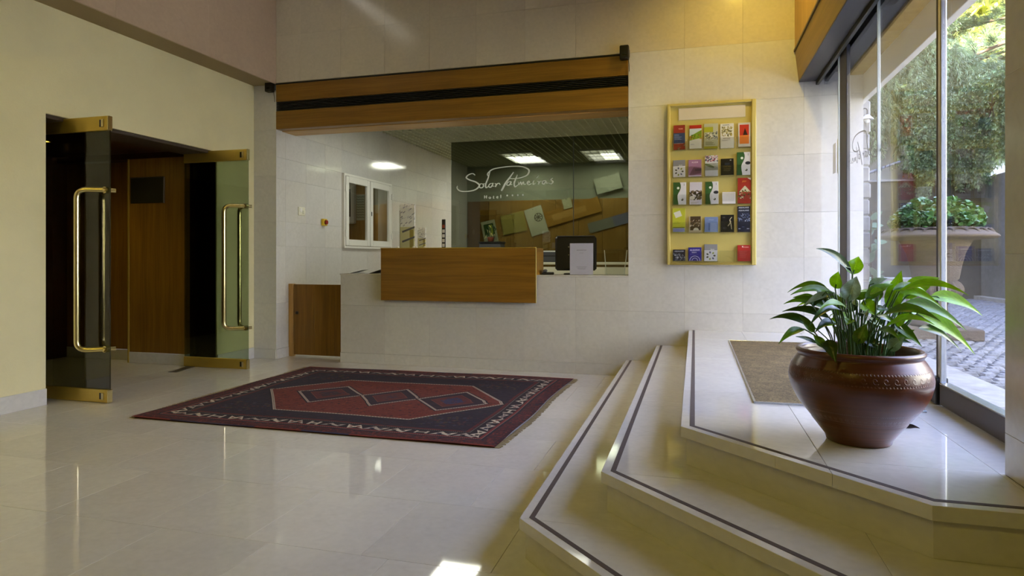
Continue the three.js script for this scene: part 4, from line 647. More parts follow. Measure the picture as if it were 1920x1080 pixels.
  const px = [-0.205, -0.068, 0.072, 0.213, 0.356], py = [2.115, 1.862, 1.606, 1.35, 1.086];
  for (let r = 0; r < 5; r++) for (let k = 0; k < 5; k++) {
    const x = px[k] + 0.068, p = part(g, 'pocket', box(0.128, 0.105, 0.0025, 0.0008), M.acrylic, [x, py[r] + 0.055, 0.0585]);
    part(p, 'pocket_floor', box(0.128, 0.003, 0.032, 0.0008), M.acrylic, [0, -0.052, -0.017]);
    for (const s of [-1, 1]) part(p, 'pocket_side', box(0.0025, 0.105, 0.032, 0.0006), M.acrylic, [s * 0.063, 0, -0.017]);
  }
  B.forEach((b, i) => {
    if (!b) return;
    const [x0, y0, x1, y1] = b, w = x1 - x0, h = y1 - y0, t = canvas(128, Math.round(128 * h / w), A[i][1]), card = i === 13;
    const o = thing('brochure', A[i][0], 'brochure', [(x0 + x1) / 2, y0, ZB + 0.041], { group: 'brochures in the wall rack' });
    part(o, 'cover', box(w, h, 0.006, 0.001), printed(w, h, t, 0.35), [0, h / 2, 0.006], [card ? -0.25 : -0.035, 0, rr(-0.012, 0.012)]);
    part(o, 'leaves', box(w * 0.97, h * 0.985, 0.01, 0.001), M.paper, [0, h / 2, -0.004], [-0.03, 0, 0]);
  });
}
// ---------------------------------------------------------------- glass front at the right
{
  const h = struct('trim_header', 'wooden header box with dark metal track above the glass front', 'header');
  const Z1 = ZP + 0.06;
  for (let z = ZB; z < Z1; z += 1.31) between(h, 'upper_panel', [0.857, 2.985, z + 0.0015], [0.90, 3.95, Math.min(z + 1.308, Z1)], M.oakV, 0.002, undefined, Math.floor(rnd() * 5));
  between(h, 'lip', [0.848, 2.962, ZB + 0.001], [0.90, 2.984, Z1], M.darkWood, 0.003); part(h, 'lower_board', box(0.022, 0.262, Z1 - ZB - 0.002, 0.003, 2), M.wood, [0.885, 2.831, (ZB + Z1) / 2], [0, 0, 0.118]);
  between(h, 'top_board', [0.857, 3.951, ZB + 0.001], [1.3, 4.0, Z1], M.oak, 0.003);
  between(h, 'underside', [0.89, 2.69, ZB + 0.001], [1.03, 2.70, Z1], M.header, 0.002, 'dark metal underside'); between(h, 'track', [1.03, 2.655, ZB + 0.001], [1.055, 2.75, Z1], M.black, 0.002, 'black track'); between(h, 'track', [1.105, 2.68, ZB + 0.001], [1.13, 2.75, Z1], M.black, 0.002);
  between(h, 'lintel_block', [0.91, 2.96, ZB + 0.001], [1.30, 3.949, Z1], M.concrete, 0.002); between(h, 'header_cover', [0.905, 2.71, ZB + 0.001], [1.02, 2.95, Z1], M.grey, 0.002);
  between(h, 'wall_over', [0.9, 4.001, ZB + 0.001], [1.42, TOP, Z1], M.concrete, 0.002);
  const ms = thing('motion_sensor', 'small black oval motion sensor under the outside lintel', 'sensor', [1.2, 2.765, -4.6]);
  const sg = new THREE.SphereGeometry(0.06, 20, 12); sg.scale(0.7, 0.55, 1.5); part(ms, 'case', sg, M.black); part(ms, 'bracket', box(0.05, 0.09, 0.07, 0.004), M.black, [0, 0.045, 0]); part(ms, 'window', box(0.02, 0.02, 0.1, 0.006), M.blackGloss, [-0.038, -0.012, 0]);
  const pane = (name, lab, x, z0, z1, o = {}) => {
    const g = struct(name, lab, 'window'); const y0 = P3 + (o.rail ? 0.1 : 0.012);
    between(g, 'pane', [x - 0.005, y0, z0 + 0.004], [x + 0.005, 2.70, z1 - 0.004], M.clear, 0.001);
    if (o.rail) { between(g, 'bottom_rail', [x - 0.02, P3 + 0.006, z0], [x + 0.02, P3 + 0.1, z1], M.darkSteel, 0.003, 'dark metal bottom rail'); between(g, 'rail_cap', [x - 0.022, P3 + 0.1, z0], [x + 0.022, P3 + 0.106, z1], M.steel, 0.001); }
    for (const [z, w, m, lab2] of o.edges ?? []) between(g, 'edge_profile', [x - 0.009, y0, z - w / 2], [x + 0.009, 2.70, z + w / 2], m, 0.002, lab2);
    return g;
  };
  pane('window_1', 'fixed glass pane beside the back wall', XG, ZB + 0.002, -5.53, { edges: [[-5.535, 0.012, M.edgeGlass]] });
  between(scene.getObjectByName('window_1'), 'post', [XG - 0.006, P3, -5.49], [XG + 0.02, 2.70, -5.26], M.postGrey, 0.003, 'dark grey post');
  pane('window_2', 'glass leaf between the dark post and the thin bright edge', XG, -5.24, -4.42, { edges: [[-4.414, 0.007, M.edgeGlass, 'thin bright edge']] });
  pane('window_3', 'glass leaf behind the potted plant with dark bottom rail', XG, -4.40, -3.40, { rail: true });
  pane('window_4', 'nearest glass leaf beside the pier with dark bottom rail', XG, -3.33, ZP + 0.005, { rail: true });
  const w3 = scene.getObjectByName('window_4');
  between(w3, 'edge_seal', [XG - 0.012, P3 + 0.02, -3.398], [XG + 0.012, 2.70, -3.372], M.black, 0.002, 'black seal'); between(w3, 'edge_profile', [XG - 0.014, P3 + 0.02, -3.370], [XG + 0.012, 2.70, -3.338], M.steel, 0.004, 'bright metal edge profile');
  between(w3, 'corner_block', [XG - 0.03, P3 + 0.004, -3.42], [XG + 0.02, P3 + 0.125, -3.345], M.black, 0.004);
  const st = struct('trim_sill', 'limestone sill strip under the glass front', 'sill'); between(st, 'sill_slab', [1.112, YG - 0.1, ZB], [1.2, P3 - 0.004, ZP], M.concrete, 0.003);
  // script logo on the glass, written to be read from outside
  const ink = S({ color: rgb(96, 98, 104), roughness: 0.6, side: THREE.DoubleSide }), k = 0.98 / 850;
  const lg = scene.getObjectByName('window_2');
  const a = part(lg, 'logo_script', ribbon(SCRIPT, k, 1.2), ink, [XG + 0.0056, 1.86 + 450 * k, -4.40 + 128 * k], [0, Math.PI / 2, 0]); a.name = 'logo_script';
  part(scene.getObjectByName('window_3'), 'logo_hotel', ribbon(HOTEL, k * 1.5), ink, [XG + 0.0056, 1.65 + 590 * k * 1.5, -3.96 + 376 * k * 1.5], [0, Math.PI / 2, 0]);
  for (const [z, y, w, h, m, lab] of [[-5.75, 1.93, 0.11, 0.24, M.white, 'white sticker strip on the pane beside the back wall'], [-5.60, 1.93, 0.09, 0.27, S({ color: rgb(206, 206, 170), roughness: 0.6 }), 'pale yellow notice card stuck on the pane beside the dark post']]) {
    const g = thing('window_sticker', lab, 'sticker', [XG + 0.0052, y, z]); part(g, 'sheet', box(0.001, h, w, 0.0003), m, [0.0006, 0, 0]); part(g, 'border', box(0.0006, h * 0.04, w, 0.0002), M.grey, [0.0012, 0, 0]);
  }
  for (const [z, y, r, lab] of [[-2.862, 1.70, 0.050, 'larger dark star sticker on the nearest glass leaf'], [-3.13, 1.68, 0.040, 'smaller dark star sticker beside the larger star']]) {
    const s = new THREE.Shape(); for (let i = 0; i < 10; i++) { const t = i * Math.PI / 5 + Math.PI / 2 + 0.1, q = i % 2 ? r * 0.22 : r; (i ? s.lineTo : s.moveTo).call(s, q * Math.cos(t) * 0.8, q * Math.sin(t) * 1.2); }
    single('star_sticker', lab, 'sticker', new THREE.ExtrudeGeometry(s, { depth: 0.001, bevelEnabled: false }), M.grey, [XG + 0.0052, y, z], { rot: [0, Math.PI / 2, 0] });
  }
}
// ---------------------------------------------------------------- potted plant
{
  const g = thing('potted_plant', 'leafy green plant in a brown glazed clay pot on the platform', 'potted plant', [0.575, P3, -2.62]);
  const prof = [[0.001, 0.004], [0.098, 0.0], [0.107, 0.004], [0.112, 0.02], [0.150, 0.07], [0.158, 0.081], [0.1575, 0.083], [0.170, 0.098], [0.1705, 0.1005], [0.172, 0.101], [0.203, 0.141], [0.226, 0.185], [0.235, 0.222], [0.236, 0.24], [0.232, 0.262], [0.227, 0.276], [0.2265, 0.278], [0.2245, 0.2785], [0.212, 0.300], [0.2045, 0.309], [0.203, 0.313], [0.206, 0.318], [0.2105, 0.324], [0.211, 0.331], [0.206, 0.337], [0.198, 0.338], [0.192, 0.333], [0.188, 0.32], [0.185, 0.27], [0.001, 0.268]];
  // stamped relief: rows of dots and scrolls near the shoulder and the foot
  const bt = (() => { const w = 2048, h = 512, d = new Float32Array(w * h).fill(140); const dot = (x, y, r, v) => { for (let j = -r; j <= r; j++) for (let i = -r; i <= r; i++) if (i * i + j * j <= r * r) d[((y + j + h) % h) * w + ((Math.round(x) + i + w) % w)] = v; };
    for (const yy of [332, 385]) for (let i = 0; i < 128; i++) dot(i * 16, yy, 4, 40);
    for (let i = 0; i < 44; i++) for (let a = 0; a < 40; a++) { const t = a / 40 * 5.5, r = 3 + t * 2.6; dot(i * 46.5 + Math.cos(t) * r, Math.round(358 + Math.sin(t) * r), 2, 215); }
    for (const yy of [133, 178]) for (let i = 0; i < 200; i++) dot(i * 10.24, yy, 2, 60); for (let i = 0; i < 60; i++) for (let a = 0; a < 20; a++) dot(i * 34 + a, 146 + Math.round(8 * Math.sin(a * 0.6)), 1, 190);
    const o = new Uint8Array(w * h * 4); for (let i = 0; i < w * h; i++) { const u = (i % w) / w, v = Math.floor(i / w) / h, n = d[i] + 26 * (fbm(u, v, 3, 34, 3, 171) - 0.5); o[i * 4] = o[i * 4 + 1] = o[i * 4 + 2] = n; o[i * 4 + 3] = 255; }
    const t = new THREE.DataTexture(o, w, h); t.magFilter = t.minFilter = THREE.LinearFilter; t.wrapS = t.wrapT = THREE.RepeatWrapping; t.needsUpdate = true; return t; })();
  const pg = lathe(prof, 96); { const p = pg.attributes.position, u = pg.attributes.uv; for (let i = 0; i < p.count; i++) u.setY(i, p.getY(i) / 0.338 * 0.92); }
  part(g, 'pot', pg, P({ map: T.clay, roughness: 0.3, bumpMap: bt, bumpScale: 0.003, clearcoat: 0.22, clearcoatRoughness: 0.22 }), [0, 0, 0], undefined, 'brown glazed clay pot with stamped bands');
  part(g, 'soil', lathe([[0.001, 0.285], [0.1, 0.282], [0.187, 0.274]], 32), S({ color: rgb(42, 32, 24), roughness: 1, bumpMap: T.bump, bumpScale: 0.01 }));
  const leafTex = (a, b) => dataTex(128, 256, (u, v) => { const m = Math.abs(u - 0.5), vein = Math.abs(((v * 9 + m * 5) % 1) - 0.5) < 0.08 ? 0.9 : 1, mid = m < 0.02 ? 1.25 : 1, n = 0.88 + 0.24 * fbm(u, v, 6, 12, 3, 201); return [0, 1, 2].map((k) => mix(a[k], b[k], v) * n * vein * mid); }, 1);
  const LM = [leafTex([38, 66, 16], [46, 82, 22]), leafTex([70, 112, 12], [90, 134, 16]), leafTex([122, 176, 8], [142, 194, 10]), leafTex([120, 148, 120], [150, 172, 150])].map((t, i) => { t.repeat.set(1, 1); return P({ map: t, roughness: [0.3, 0.34, 0.4, 0.28][i], side: THREE.DoubleSide, transmission: [0.12, 0.25, 0.42, 0.15][i], thickness: 0, specularIntensity: 1 }); });
  const stemM = S({ color: rgb(52, 88, 34), roughness: 0.5 });
  function leaf(b, t, w, droop) {
    const nu = 12, nv = 4, A = V(...b), B = V(...t), d = B.clone().sub(A), L = d.length(), view = V(-0.25, 0.55, 0.8).normalize(), side = d.clone().cross(view).normalize(), up = side.clone().cross(d).normalize(), Pp = [], U = [], I = [];
    const ph = rr(0, 6);
    for (let i = 0; i <= nu; i++) {
      const s = i / nu, prof = Math.pow(Math.sin(Math.PI * Math.pow(s, 0.72)), 0.85) * (1 - 0.55 * s * s) * (s > 0.93 ? (1 - s) / 0.07 * 0.8 + 0.2 : 1), hw = w * 0.56 * prof + 0.0008;
      const c = A.clone().addScaledVector(d, s).addScaledVector(V(0, 1, 0), droop * L * 4 * s * (1 - s));
      for (let j = 0; j <= nv; j++) { const q = j / nv * 2 - 1, p = c.clone().addScaledVector(side, q * hw).addScaledVector(up, (Math.abs(q) - 0.5) * hw * 0.42 + 0.05 * hw * Math.sin(s * 14 + ph + q * 2)); Pp.push(p.x, p.y, p.z); U.push(j / nv, s); }
    }
    for (let i = 0; i < nu; i++) for (let j = 0; j < nv; j++) { const k = i * (nv + 1) + j; I.push(k, k + 1, k + nv + 1, k + 1, k + nv + 2, k + nv + 1); }
    const gm = new THREE.BufferGeometry(); gm.setAttribute('position', new THREE.Float32BufferAttribute(Pp, 3)); gm.setAttribute('uv', new THREE.Float32BufferAttribute(U, 2)); gm.setIndex(I); gm.computeVertexNormals(); return gm;
  }
  const L = [[0.553, 1.069, -2.613, 0.42, 1.156, -2.542, 0.035, 0], [0.558, 1.061, -2.635, 0.59, 1.128, -2.687, 0.059, 2], [0.493, 1.011, -2.596, 0.496, 1.074, -2.555, 0.047, 2], [0.481, 0.995, -2.572, 0.329, 0.99, -2.502, 0.033, 1], [0.455, 0.997, -2.523, 0.375, 0.955, -2.502, 0.028, 3], [0.486, 0.935, -2.594, 0.441, 0.981, -2.594, 0.031, 0],
    [0.464, 0.909, -2.536, 0.307, 0.927, -2.543, 0.032, 0], [0.415, 0.855, -2.543, 0.364, 0.912, -2.537, 0.029, 1], [0.37, 0.872, -2.478, 0.28, 0.824, -2.416, 0.032, 1], [0.413, 0.823, -2.491, 0.34, 0.847, -2.454, 0.017, 0], [0.432, 0.846, -2.40, 0.452, 0.776, -2.372, 0.042, 0], [0.515, 0.969, -2.499, 0.556, 1.057, -2.561, 0.063, 3],
    [0.626, 1.021, -2.686, 0.688, 1.047, -2.691, 0.03, 3], [0.587, 0.969, -2.571, 0.684, 1.028, -2.612, 0.042, 1], [0.565, 0.948, -2.596, 0.526, 0.92, -2.601, 0.027, 0], [0.576, 0.969, -2.568, 0.616, 0.918, -2.556, 0.05, 2], [0.541, 0.824, -2.485, 0.576, 0.893, -2.508, 0.048, 1], [0.585, 0.906, -2.519, 0.637, 0.879, -2.558, 0.024, 3],
    [0.682, 0.929, -2.629, 0.722, 1.077, -2.649, 0.058, 2], [0.75, 0.971, -2.721, 0.87, 1.049, -2.732, 0.072, 2], [0.719, 0.962, -2.608, 0.931, 0.862, -2.657, 0.046, 1], [0.847, 0.978, -2.759, 1.033, 0.907, -2.805, 0.052, 2], [0.795, 0.931, -2.682, 0.926, 0.847, -2.691, 0.035, 2], [0.743, 0.924, -2.563, 0.939, 0.787, -2.611, 0.048, 2],
    [0.744, 0.88, -2.542, 0.909, 0.79, -2.64, 0.03, 0], [0.72, 0.927, -2.66, 0.77, 0.898, -2.657, 0.035, 1], [0.748, 0.941, -2.751, 0.823, 0.906, -2.802, 0.044, 2], [0.726, 0.914, -2.725, 0.781, 0.882, -2.742, 0.04, 2], [0.677, 0.894, -2.565, 0.758, 0.815, -2.551, 0.034, 1], [0.592, 0.921, -2.468, 0.705, 0.864, -2.545, 0.022, 0],
    [0.648, 0.802, -2.515, 0.694, 0.85, -2.511, 0.044, 3], [0.618, 0.943, -2.58, 0.667, 0.935, -2.598, 0.025, 0], [0.54, 0.812, -2.662, 0.492, 0.872, -2.648, 0.036, 1], [0.614, 0.812, -2.527, 0.559, 0.85, -2.546, 0.034, 0], [0.576, 0.889, -2.703, 0.493, 0.911, -2.654, 0.036, 2], [0.658, 0.968, -2.747, 0.598, 0.999, -2.707, 0.041, 1],
    [0.541, 0.968, -2.714, 0.584, 1.028, -2.744, 0.037, 2], [0.435, 0.812, -2.476, 0.402, 0.851, -2.488, 0.03, 1], [0.736, 0.806, -2.769, 0.798, 0.852, -2.764, 0.032, 1], [0.521, 0.891, -2.656, 0.47, 0.864, -2.676, 0.032, 2], [0.683, 1.008, -2.775, 0.672, 0.934, -2.803, 0.037, 1], [0.811, 0.936, -2.811, 0.873, 0.909, -2.837, 0.037, 1],
    [0.582, 0.796, -2.569, 0.63, 0.828, -2.557, 0.034, 0], [0.498, 0.979, -2.681, 0.417, 0.97, -2.638, 0.032, 1], [0.58, 0.97, -2.683, 0.637, 0.992, -2.66, 0.032, 1]];
  for (const [x, y, z, u, v, q, w, tone] of L) {
    const b = [x - 0.575, y - P3, z + 2.62], t = [u - 0.575, v - P3, q + 2.62], lf = Math.hypot(t[0] - b[0], t[2] - b[2]);
    part(g, 'leaf', leaf(b, t, w * 0.95, lf > 0.1 ? 0.12 : 0.05), LM[tone]);
    if (tone === 0 && v < 0.8) continue;
    const r = Math.hypot(b[0], b[2]), m = Math.min(1, 0.13 / (r + 0.001)) * 0.75, s0 = [b[0] * m + rr(-0.015, 0.015), 0.272, b[2] * m + rr(-0.015, 0.015)];
    part(g, 'stem', tube([s0, [mix(s0[0], b[0], 0.35), mix(s0[1], b[1], 0.55), mix(s0[2], b[2], 0.35)], b, [mix(b[0], t[0], 0.25), mix(b[1], t[1], 0.25), mix(b[2], t[2], 0.25)]], 0.0026, 14, 6), stemM);
  }
  for (let i = 0; i < 26; i++) { const a = rr(0, 6.28), r = rr(0.02, 0.13), h = rr(0.5, 0.58), o = rr(0.2, 0.5); const s0 = [Math.cos(a) * r, 0.272, Math.sin(a) * r]; part(g, 'stem', tube([s0, [s0[0] * 1.1, 0.38, s0[2] * 1.1], [s0[0] * (1.2 + o) + rr(-0.03, 0.03), h - 0.06, s0[2] * (1.2 + o)]], 0.0024, 10, 6), stemM); }
  for (let i = 0; i < 14; i++) { const a = rr(0, 6.28), r = rr(0.04, 0.15), b = [Math.cos(a) * r, rr(0.33, 0.55), Math.sin(a) * r]; part(g, 'leaf', leaf(b, [b[0] + Math.cos(a) * rr(0.03, 0.1), b[1] + rr(-0.02, 0.08), b[2] + Math.sin(a) * rr(0.03, 0.08)], rr(0.024, 0.04), 0.05), LM[Math.floor(rnd() * 3)]); }
  for (let i = 0; i < 22; i++) {      // arching outer leaves
    const a = rr(0, 6.28), r0 = rr(0.08, 0.17), h = rr(0.40, 0.56), L1 = rr(0.10, 0.19), b = [Math.cos(a) * r0, h, Math.sin(a) * r0], t = [Math.cos(a + rr(-0.3, 0.3)) * (r0 + L1), h + rr(-0.06, 0.03), Math.sin(a + rr(-0.3, 0.3)) * (r0 + L1)];
    if (b[0] + b[2] > 0.36) continue;
    part(g, 'leaf', leaf(b, t, rr(0.022, 0.036), 0.16), LM[[0, 1, 1, 2][i % 4]]);
    const s0 = [b[0] * 0.5, 0.272, b[2] * 0.5]; part(g, 'stem', tube([s0, [mix(s0[0], b[0], 0.3), mix(s0[1], b[1], 0.6), mix(s0[2], b[2], 0.3)], b], 0.0024, 10, 6), stemM);
  }
  single('fallen_leaf', 'small dry dark leaf lying on the platform beside the pot', 'leaf', leaf([0, 0.004, 0], [0.05, 0.006, 0.012], 0.016, 0.1), S({ color: rgb(52, 38, 26), roughness: 0.8, side: THREE.DoubleSide }), [0.79, P3, -2.86]);
}
// ---------------------------------------------------------------- lobby lamps
function downlight(x, y, z, label, o = {}) {
  const t = thing('ceiling_spotlight', label, 'light', [x, y, z], { group: 'recessed warm ceiling spotlights of the lobby' });
  part(t, 'trim_ring', new THREE.TorusGeometry(0.06, 0.010, 10, 28), M.brass, [0, -0.005, 0], [Math.PI / 2, 0, 0]);
  part(t, 'lens', cyl(0.055, 0.055, 0.008, 28), M.lampWarm, [0, -0.002, 0]);
  const l = new THREE.SpotLight(new THREE.Color(...(o.color ?? WARM)), o.i ?? 40, 0, o.angle ?? 1.2, o.pen ?? 0.8, 2); l.name = 'ceiling_spotlight_glow'; l.position.set(0, -0.02, 0); l.target.position.set(o.dx ?? 0, -2, o.dz ?? 0); l.shadow.radius = 2.6; t.add(l, l.target);
}
downlight(0.42, TOP - 0.45, -5.30, 'warm spotlight close to the back wall above the brochure rack', { i: 7.5, angle: 1.3, pen: 1, dz: -0.6 });
for (const [x, z, w, i, dz, a] of [[-0.9, 2.2, 'behind the viewer, nearer the steps', 6.5, -2.6, 0.75], [-3.4, 2.2, 'behind the viewer, nearer the doorway wall', 6.5, -2.6, 0.75], [-1.2, -1.6, 'before the near edge of the rug, nearer the steps', 1.6, 0, 1.2], [-3.6, -1.6, 'before the near edge of the rug, nearer the doorway wall', 4, 0, 1.3], [-2.2, 3.4, 'far behind the viewer', 7, -2.6, 0.75]]) downlight(x, TOP, z, 'warm recessed ceiling spotlight ' + w, { i, dz, angle: a, pen: 1, color: GENERAL });
{
  const b = struct('trim_lamp_box', 'small ceiling bulkhead carrying the spotlight over the brochure rack', 'bulkhead'); between(b, 'bulkhead', [0.2, TOP - 0.44, -5.53], [0.64, TOP, -5.08], M.ceiling, 0.004);
  const s = thing('ceiling_strip_light', 'long cool strip light on the lobby ceiling near the left wall', 'light', [-4.12, TOP - 0.02, -4.6]);
  part(s, 'housing', box(0.2, 0.03, 2.2, 0.004), M.white, [0, 0.004, 0]); part(s, 'diffuser', box(0.16, 0.012, 2.14, 0.003), M.tubeDim, [0, -0.014, 0]);
  const l = new THREE.RectAreaLight(new THREE.Color(1, 0.98, 0.9), 1.3, 0.15, 2.1); l.name = 'ceiling_strip_light_glow'; l.position.set(0, -0.03, 0); l.rotation.x = -Math.PI / 2; s.add(l);
}
{
  downlight(-6.0, 2.253, -4.75, 'unseen warm spotlight added to brighten the wooden vestibule', { i: 1.3, angle: 1.25, color: GENERAL });  // lamp added to lift the dark vestibule
  const t = thing('added_panel_light', 'unseen panel light added to brighten the little side room', 'light', [-5.5, 3.098, -9.0]);  // added lamp, brightens what shows through the reception window
  part(t, 'frame', box(0.62, 0.02, 0.62, 0.003), M.white, [0, -0.011, 0]); part(t, 'diffuser', box(0.56, 0.006, 0.56, 0.002), M.tubeDim, [0, -0.024, 0]);
  const l = new THREE.RectAreaLight(new THREE.Color(1, 0.97, 0.8), 3, 0.54, 0.54); l.name = 'added_panel_light_glow'; l.position.set(0, -0.032, 0); l.rotation.x = -Math.PI / 2; t.add(l);
}
// ---------------------------------------------------------------- outside
{
  const c = struct('roof_canopy', 'concrete canopy edge beyond the glass front', 'canopy');
  between(c, 'soffit', [1.13, 2.76, ZB + 0.001], [1.30, 2.96, ZP], M.grey, 0.003); between(c, 'soffit', [1.30, 2.72, ZB + 0.001], [1.41, 2.94, ZP], S({ map: T.concrete, color: rgb(232, 214, 178), roughness: 0.9 }), 0.003); between(c, 'edge_beam', [1.41, 2.505, ZB - 0.3], [1.46, 3.1, 2], M.white, 0.003);
  between(c, 'canopy_slab', [1.30, 2.95, ZB - 0.3], [1.46, 3.2, 2], M.concrete, 0.003);
  const y = struct('ground', 'pale granite cobbled courtyard outside the glass front', 'ground');
  between(y, 'ground_bed', [1.21, YG - 0.35, -40], [34, YG - 0.03, 12], M.concrete, 0.001); between(y, 'ground_bed', [-14, YG - 0.35, -40], [1.2, YG - 0.03, -22.1], M.concrete, 0.001);
  between(y, 'ground_bed', [1.2, YG - 0.35, -22], [1.3, YG - 0.031, ZB - 0.4], M.concrete, 0.001);
  for (const [a, b] of [[-6.6, -5.6], [-5.6, -4.6], [-4.6, -3.6], [-3.6, -2.6], [-2.6, -1.6]]) between(y, 'kerb_slab', [1.205, YG - 0.03, a + 0.003], [1.62, YG + 0.012, b - 0.003], M.whiteWall, 0.004);
  const geos = [0, 1, 2, 3].map((i) => { const g = box(0.088, 0.05, 0.088, 0.014, i).clone(), p = g.attributes.position; for (let k = 0; k < p.count; k++) { const x = p.getX(k), z = p.getZ(k); p.setX(k, x * (1 + 0.10 * Math.sin(i * 2 + z * 40))); p.setZ(k, z * (1 + 0.10 * Math.cos(i * 3 + x * 40))); } g.computeVertexNormals(); return g; });
  const tones = [[0.74, 0.75, 0.80], [0.64, 0.65, 0.69], [0.82, 0.83, 0.88], [0.56, 0.57, 0.60]].map((k) => { const m = S({ map: T.granite, roughness: 0.75 }); m.color.setRGB(k[0] * 1.05, k[1] * 1.05, k[2] * 1.05); return m; });
  const spots = [];
  for (let z = -1.6, r = 0; z > -13.4; z -= 0.096, r++) for (let x = 1.66 + (r % 2) * 0.048; x < 4.78; x += 0.096) spots.push([x + rr(-0.006, 0.006), z + rr(-0.006, 0.006) + 0.01 * Math.sin(x * 3)]);
  const near = (p) => { const f = -p[1] * 0.9624 - p[0] * 0.2716, rX = p[0] * 0.9624 - p[1] * -0.2716 * -1; const sx = 960 + 1215 * (p[0] * 0.9624 - p[1] * 0.2716) / f; return f > 0 && sx < 1888 && sx > 1600 ? f : 1e3 + f; };
  spots.sort((a, b) => near(a) - near(b));
  const put = (s) => { const m = new THREE.Matrix4().makeRotationFromEuler(new THREE.Euler(rr(-0.05, 0.05), Math.floor(rnd() * 4) * Math.PI / 2 + rr(-0.1, 0.1), rr(-0.05, 0.05))); m.setPosition(s[0], YG - 0.02 + rr(-0.006, 0.005), s[1]); return m; };
  spots.slice(0, 290).forEach((s, i) => { const m = part(y, 'cobble', geos[i % 4], tones[Math.floor(rnd() * 4)]); m.applyMatrix4(put(s)); });
  const rest = spots.slice(290), im = new THREE.InstancedMesh(geos[1], tones[0], rest.length), col = new THREE.Color();
  rest.forEach((s, i) => { im.setMatrixAt(i, put(s)); const k = rr(0.72, 1.12); im.setColorAt(i, col.setRGB(k, k, k * 1.02)); }); im.name = 'cobbles'; im.userData.kind = 'stuff'; y.add(im);
  // walls of the courtyard
  const w = struct('wall_courtyard', 'rendered retaining walls of the courtyard', 'wall');
  between(w, 'wall_panel', [1.0, YG - 0.2, -14.0], [5.4, 2.56, -13.6], M.darkWall, 0.01, 'dark grey render'); between(w, 'coping', [1.0, 2.56, -14.0], [4.95, 2.60, -13.56], M.concrete, 0.006);
  between(w, 'wall_panel', [4.95, YG - 0.2, -13.5], [5.3, 2.56, -8.5], M.paleWall, 0.01, 'pale render'); between(w, 'wall_panel', [4.95, YG - 0.2, -8.5], [5.3, 2.9, 1.1], M.white, 0.01, 'unseen white wall added to bounce sunlight into the lobby'); between(w, 'wall_panel', [1.0, 2.2, -14.6], [9, 4.0, -14.25], M.white, 0.01, 'white upper wall'); between(w, 'kerb', [4.80, YG - 0.05, -13.4], [4.94, YG + 0.06, 1.1], M.concrete, 0.006);  // the white near length is unseen, added as a sunlight reflector for the lobby
  const lw = thing('garden_bench', 'low white masonry bench before the dark courtyard wall', 'bench', [2.55, YG, -10.2]);
  part(lw, 'seat', box(0.9, 0.07, 0.4, 0.01), M.whiteWall, [0, 0.42, 0], [0, -0.12, 0]); for (const s of [-1, 1]) part(lw, 'support', box(0.12, 0.42, 0.36, 0.008), M.whiteWall, [s * 0.36, 0.19, s * 0.04], [0, -0.12, 0]);
  // white brick pier
  const bp = struct('pillar_brick', 'white painted brick pier beyond the wall end', 'pillar', [1.525, 0, -7.16]);
  part(bp, 'pier_core', box(0.2, 3.4, 0.3, 0.004), M.concrete, [0, 1.9, 0]);
  for (let i = 0; i < 17; i++) for (const [dx, s] of i % 2 ? [[0, 1]] : [[-0.06, 0.5], [0.06, 0.5]]) part(bp, 'brick', box(0.232 * s - 0.006, 0.148, 0.33, 0.012, i % 3), M.whiteWall, [dx + rr(-0.004, 0.004), 0.5 + i * 0.16, rr(-0.006, 0.006)]);
  const lamp = thing('wall_lantern', 'small white lantern bracket fixed on the white brick pier', 'lamp', [1.60, 2.46, -6.95]);
  part(lamp, 'shade', lathe([[0.01, 0.05], [0.02, 0.045], [0.055, 0.008], [0.055, 0], [0.02, 0.012]], 24), M.white); part(lamp, 'globe', new THREE.SphereGeometry(0.024, 16, 12), M.white, [0, -0.01, 0]); part(lamp, 'arm', tube([[0, 0.05, 0], [0, 0.10, 0], [-0.03, 0.11, 0], [-0.045, 0.06, -0.03]], 0.005, 14, 8), M.black);
  single('rain_pipe', 'thin dark pipe slanting up from the pier across the white wall', 'pipe', rod([1.8, 2.08, -8.9], [3.05, 2.62, -11.3], 0.02, 10), M.grey);
  const cp = thing('climbing_plant', 'broad leaved climber growing beside the white brick pier', 'plant', [1.73, YG, -7.36]);
  part(cp, 'stem', tube([[0, 0, 0], [0.02, 0.4, 0], [-0.01, 0.8, 0.02], [0.01, 1.2, 0]], 0.008, 20, 7), S({ color: rgb(84, 70, 50), roughness: 0.9 }));
  const fl = (() => { const s = new THREE.Shape(); s.moveTo(0, 0); s.bezierCurveTo(0.045, 0.02, 0.04, 0.085, 0, 0.13); s.bezierCurveTo(-0.04, 0.085, -0.045, 0.02, 0, 0); const g = new THREE.ExtrudeGeometry(s, { depth: 0.004, bevelEnabled: false }); return g; })(), flm = S({ color: rgb(110, 140, 110), roughness: 0.5 });
  for (let i = 0; i < 15; i++) part(cp, 'leaf', fl, flm, [rr(-0.02, 0.03), 0.35 + i * 0.055, rr(-0.03, 0.03)], [rr(-0.9, 0.4), rr(-1, 1), rr(-2.4, 0.4)]);
}
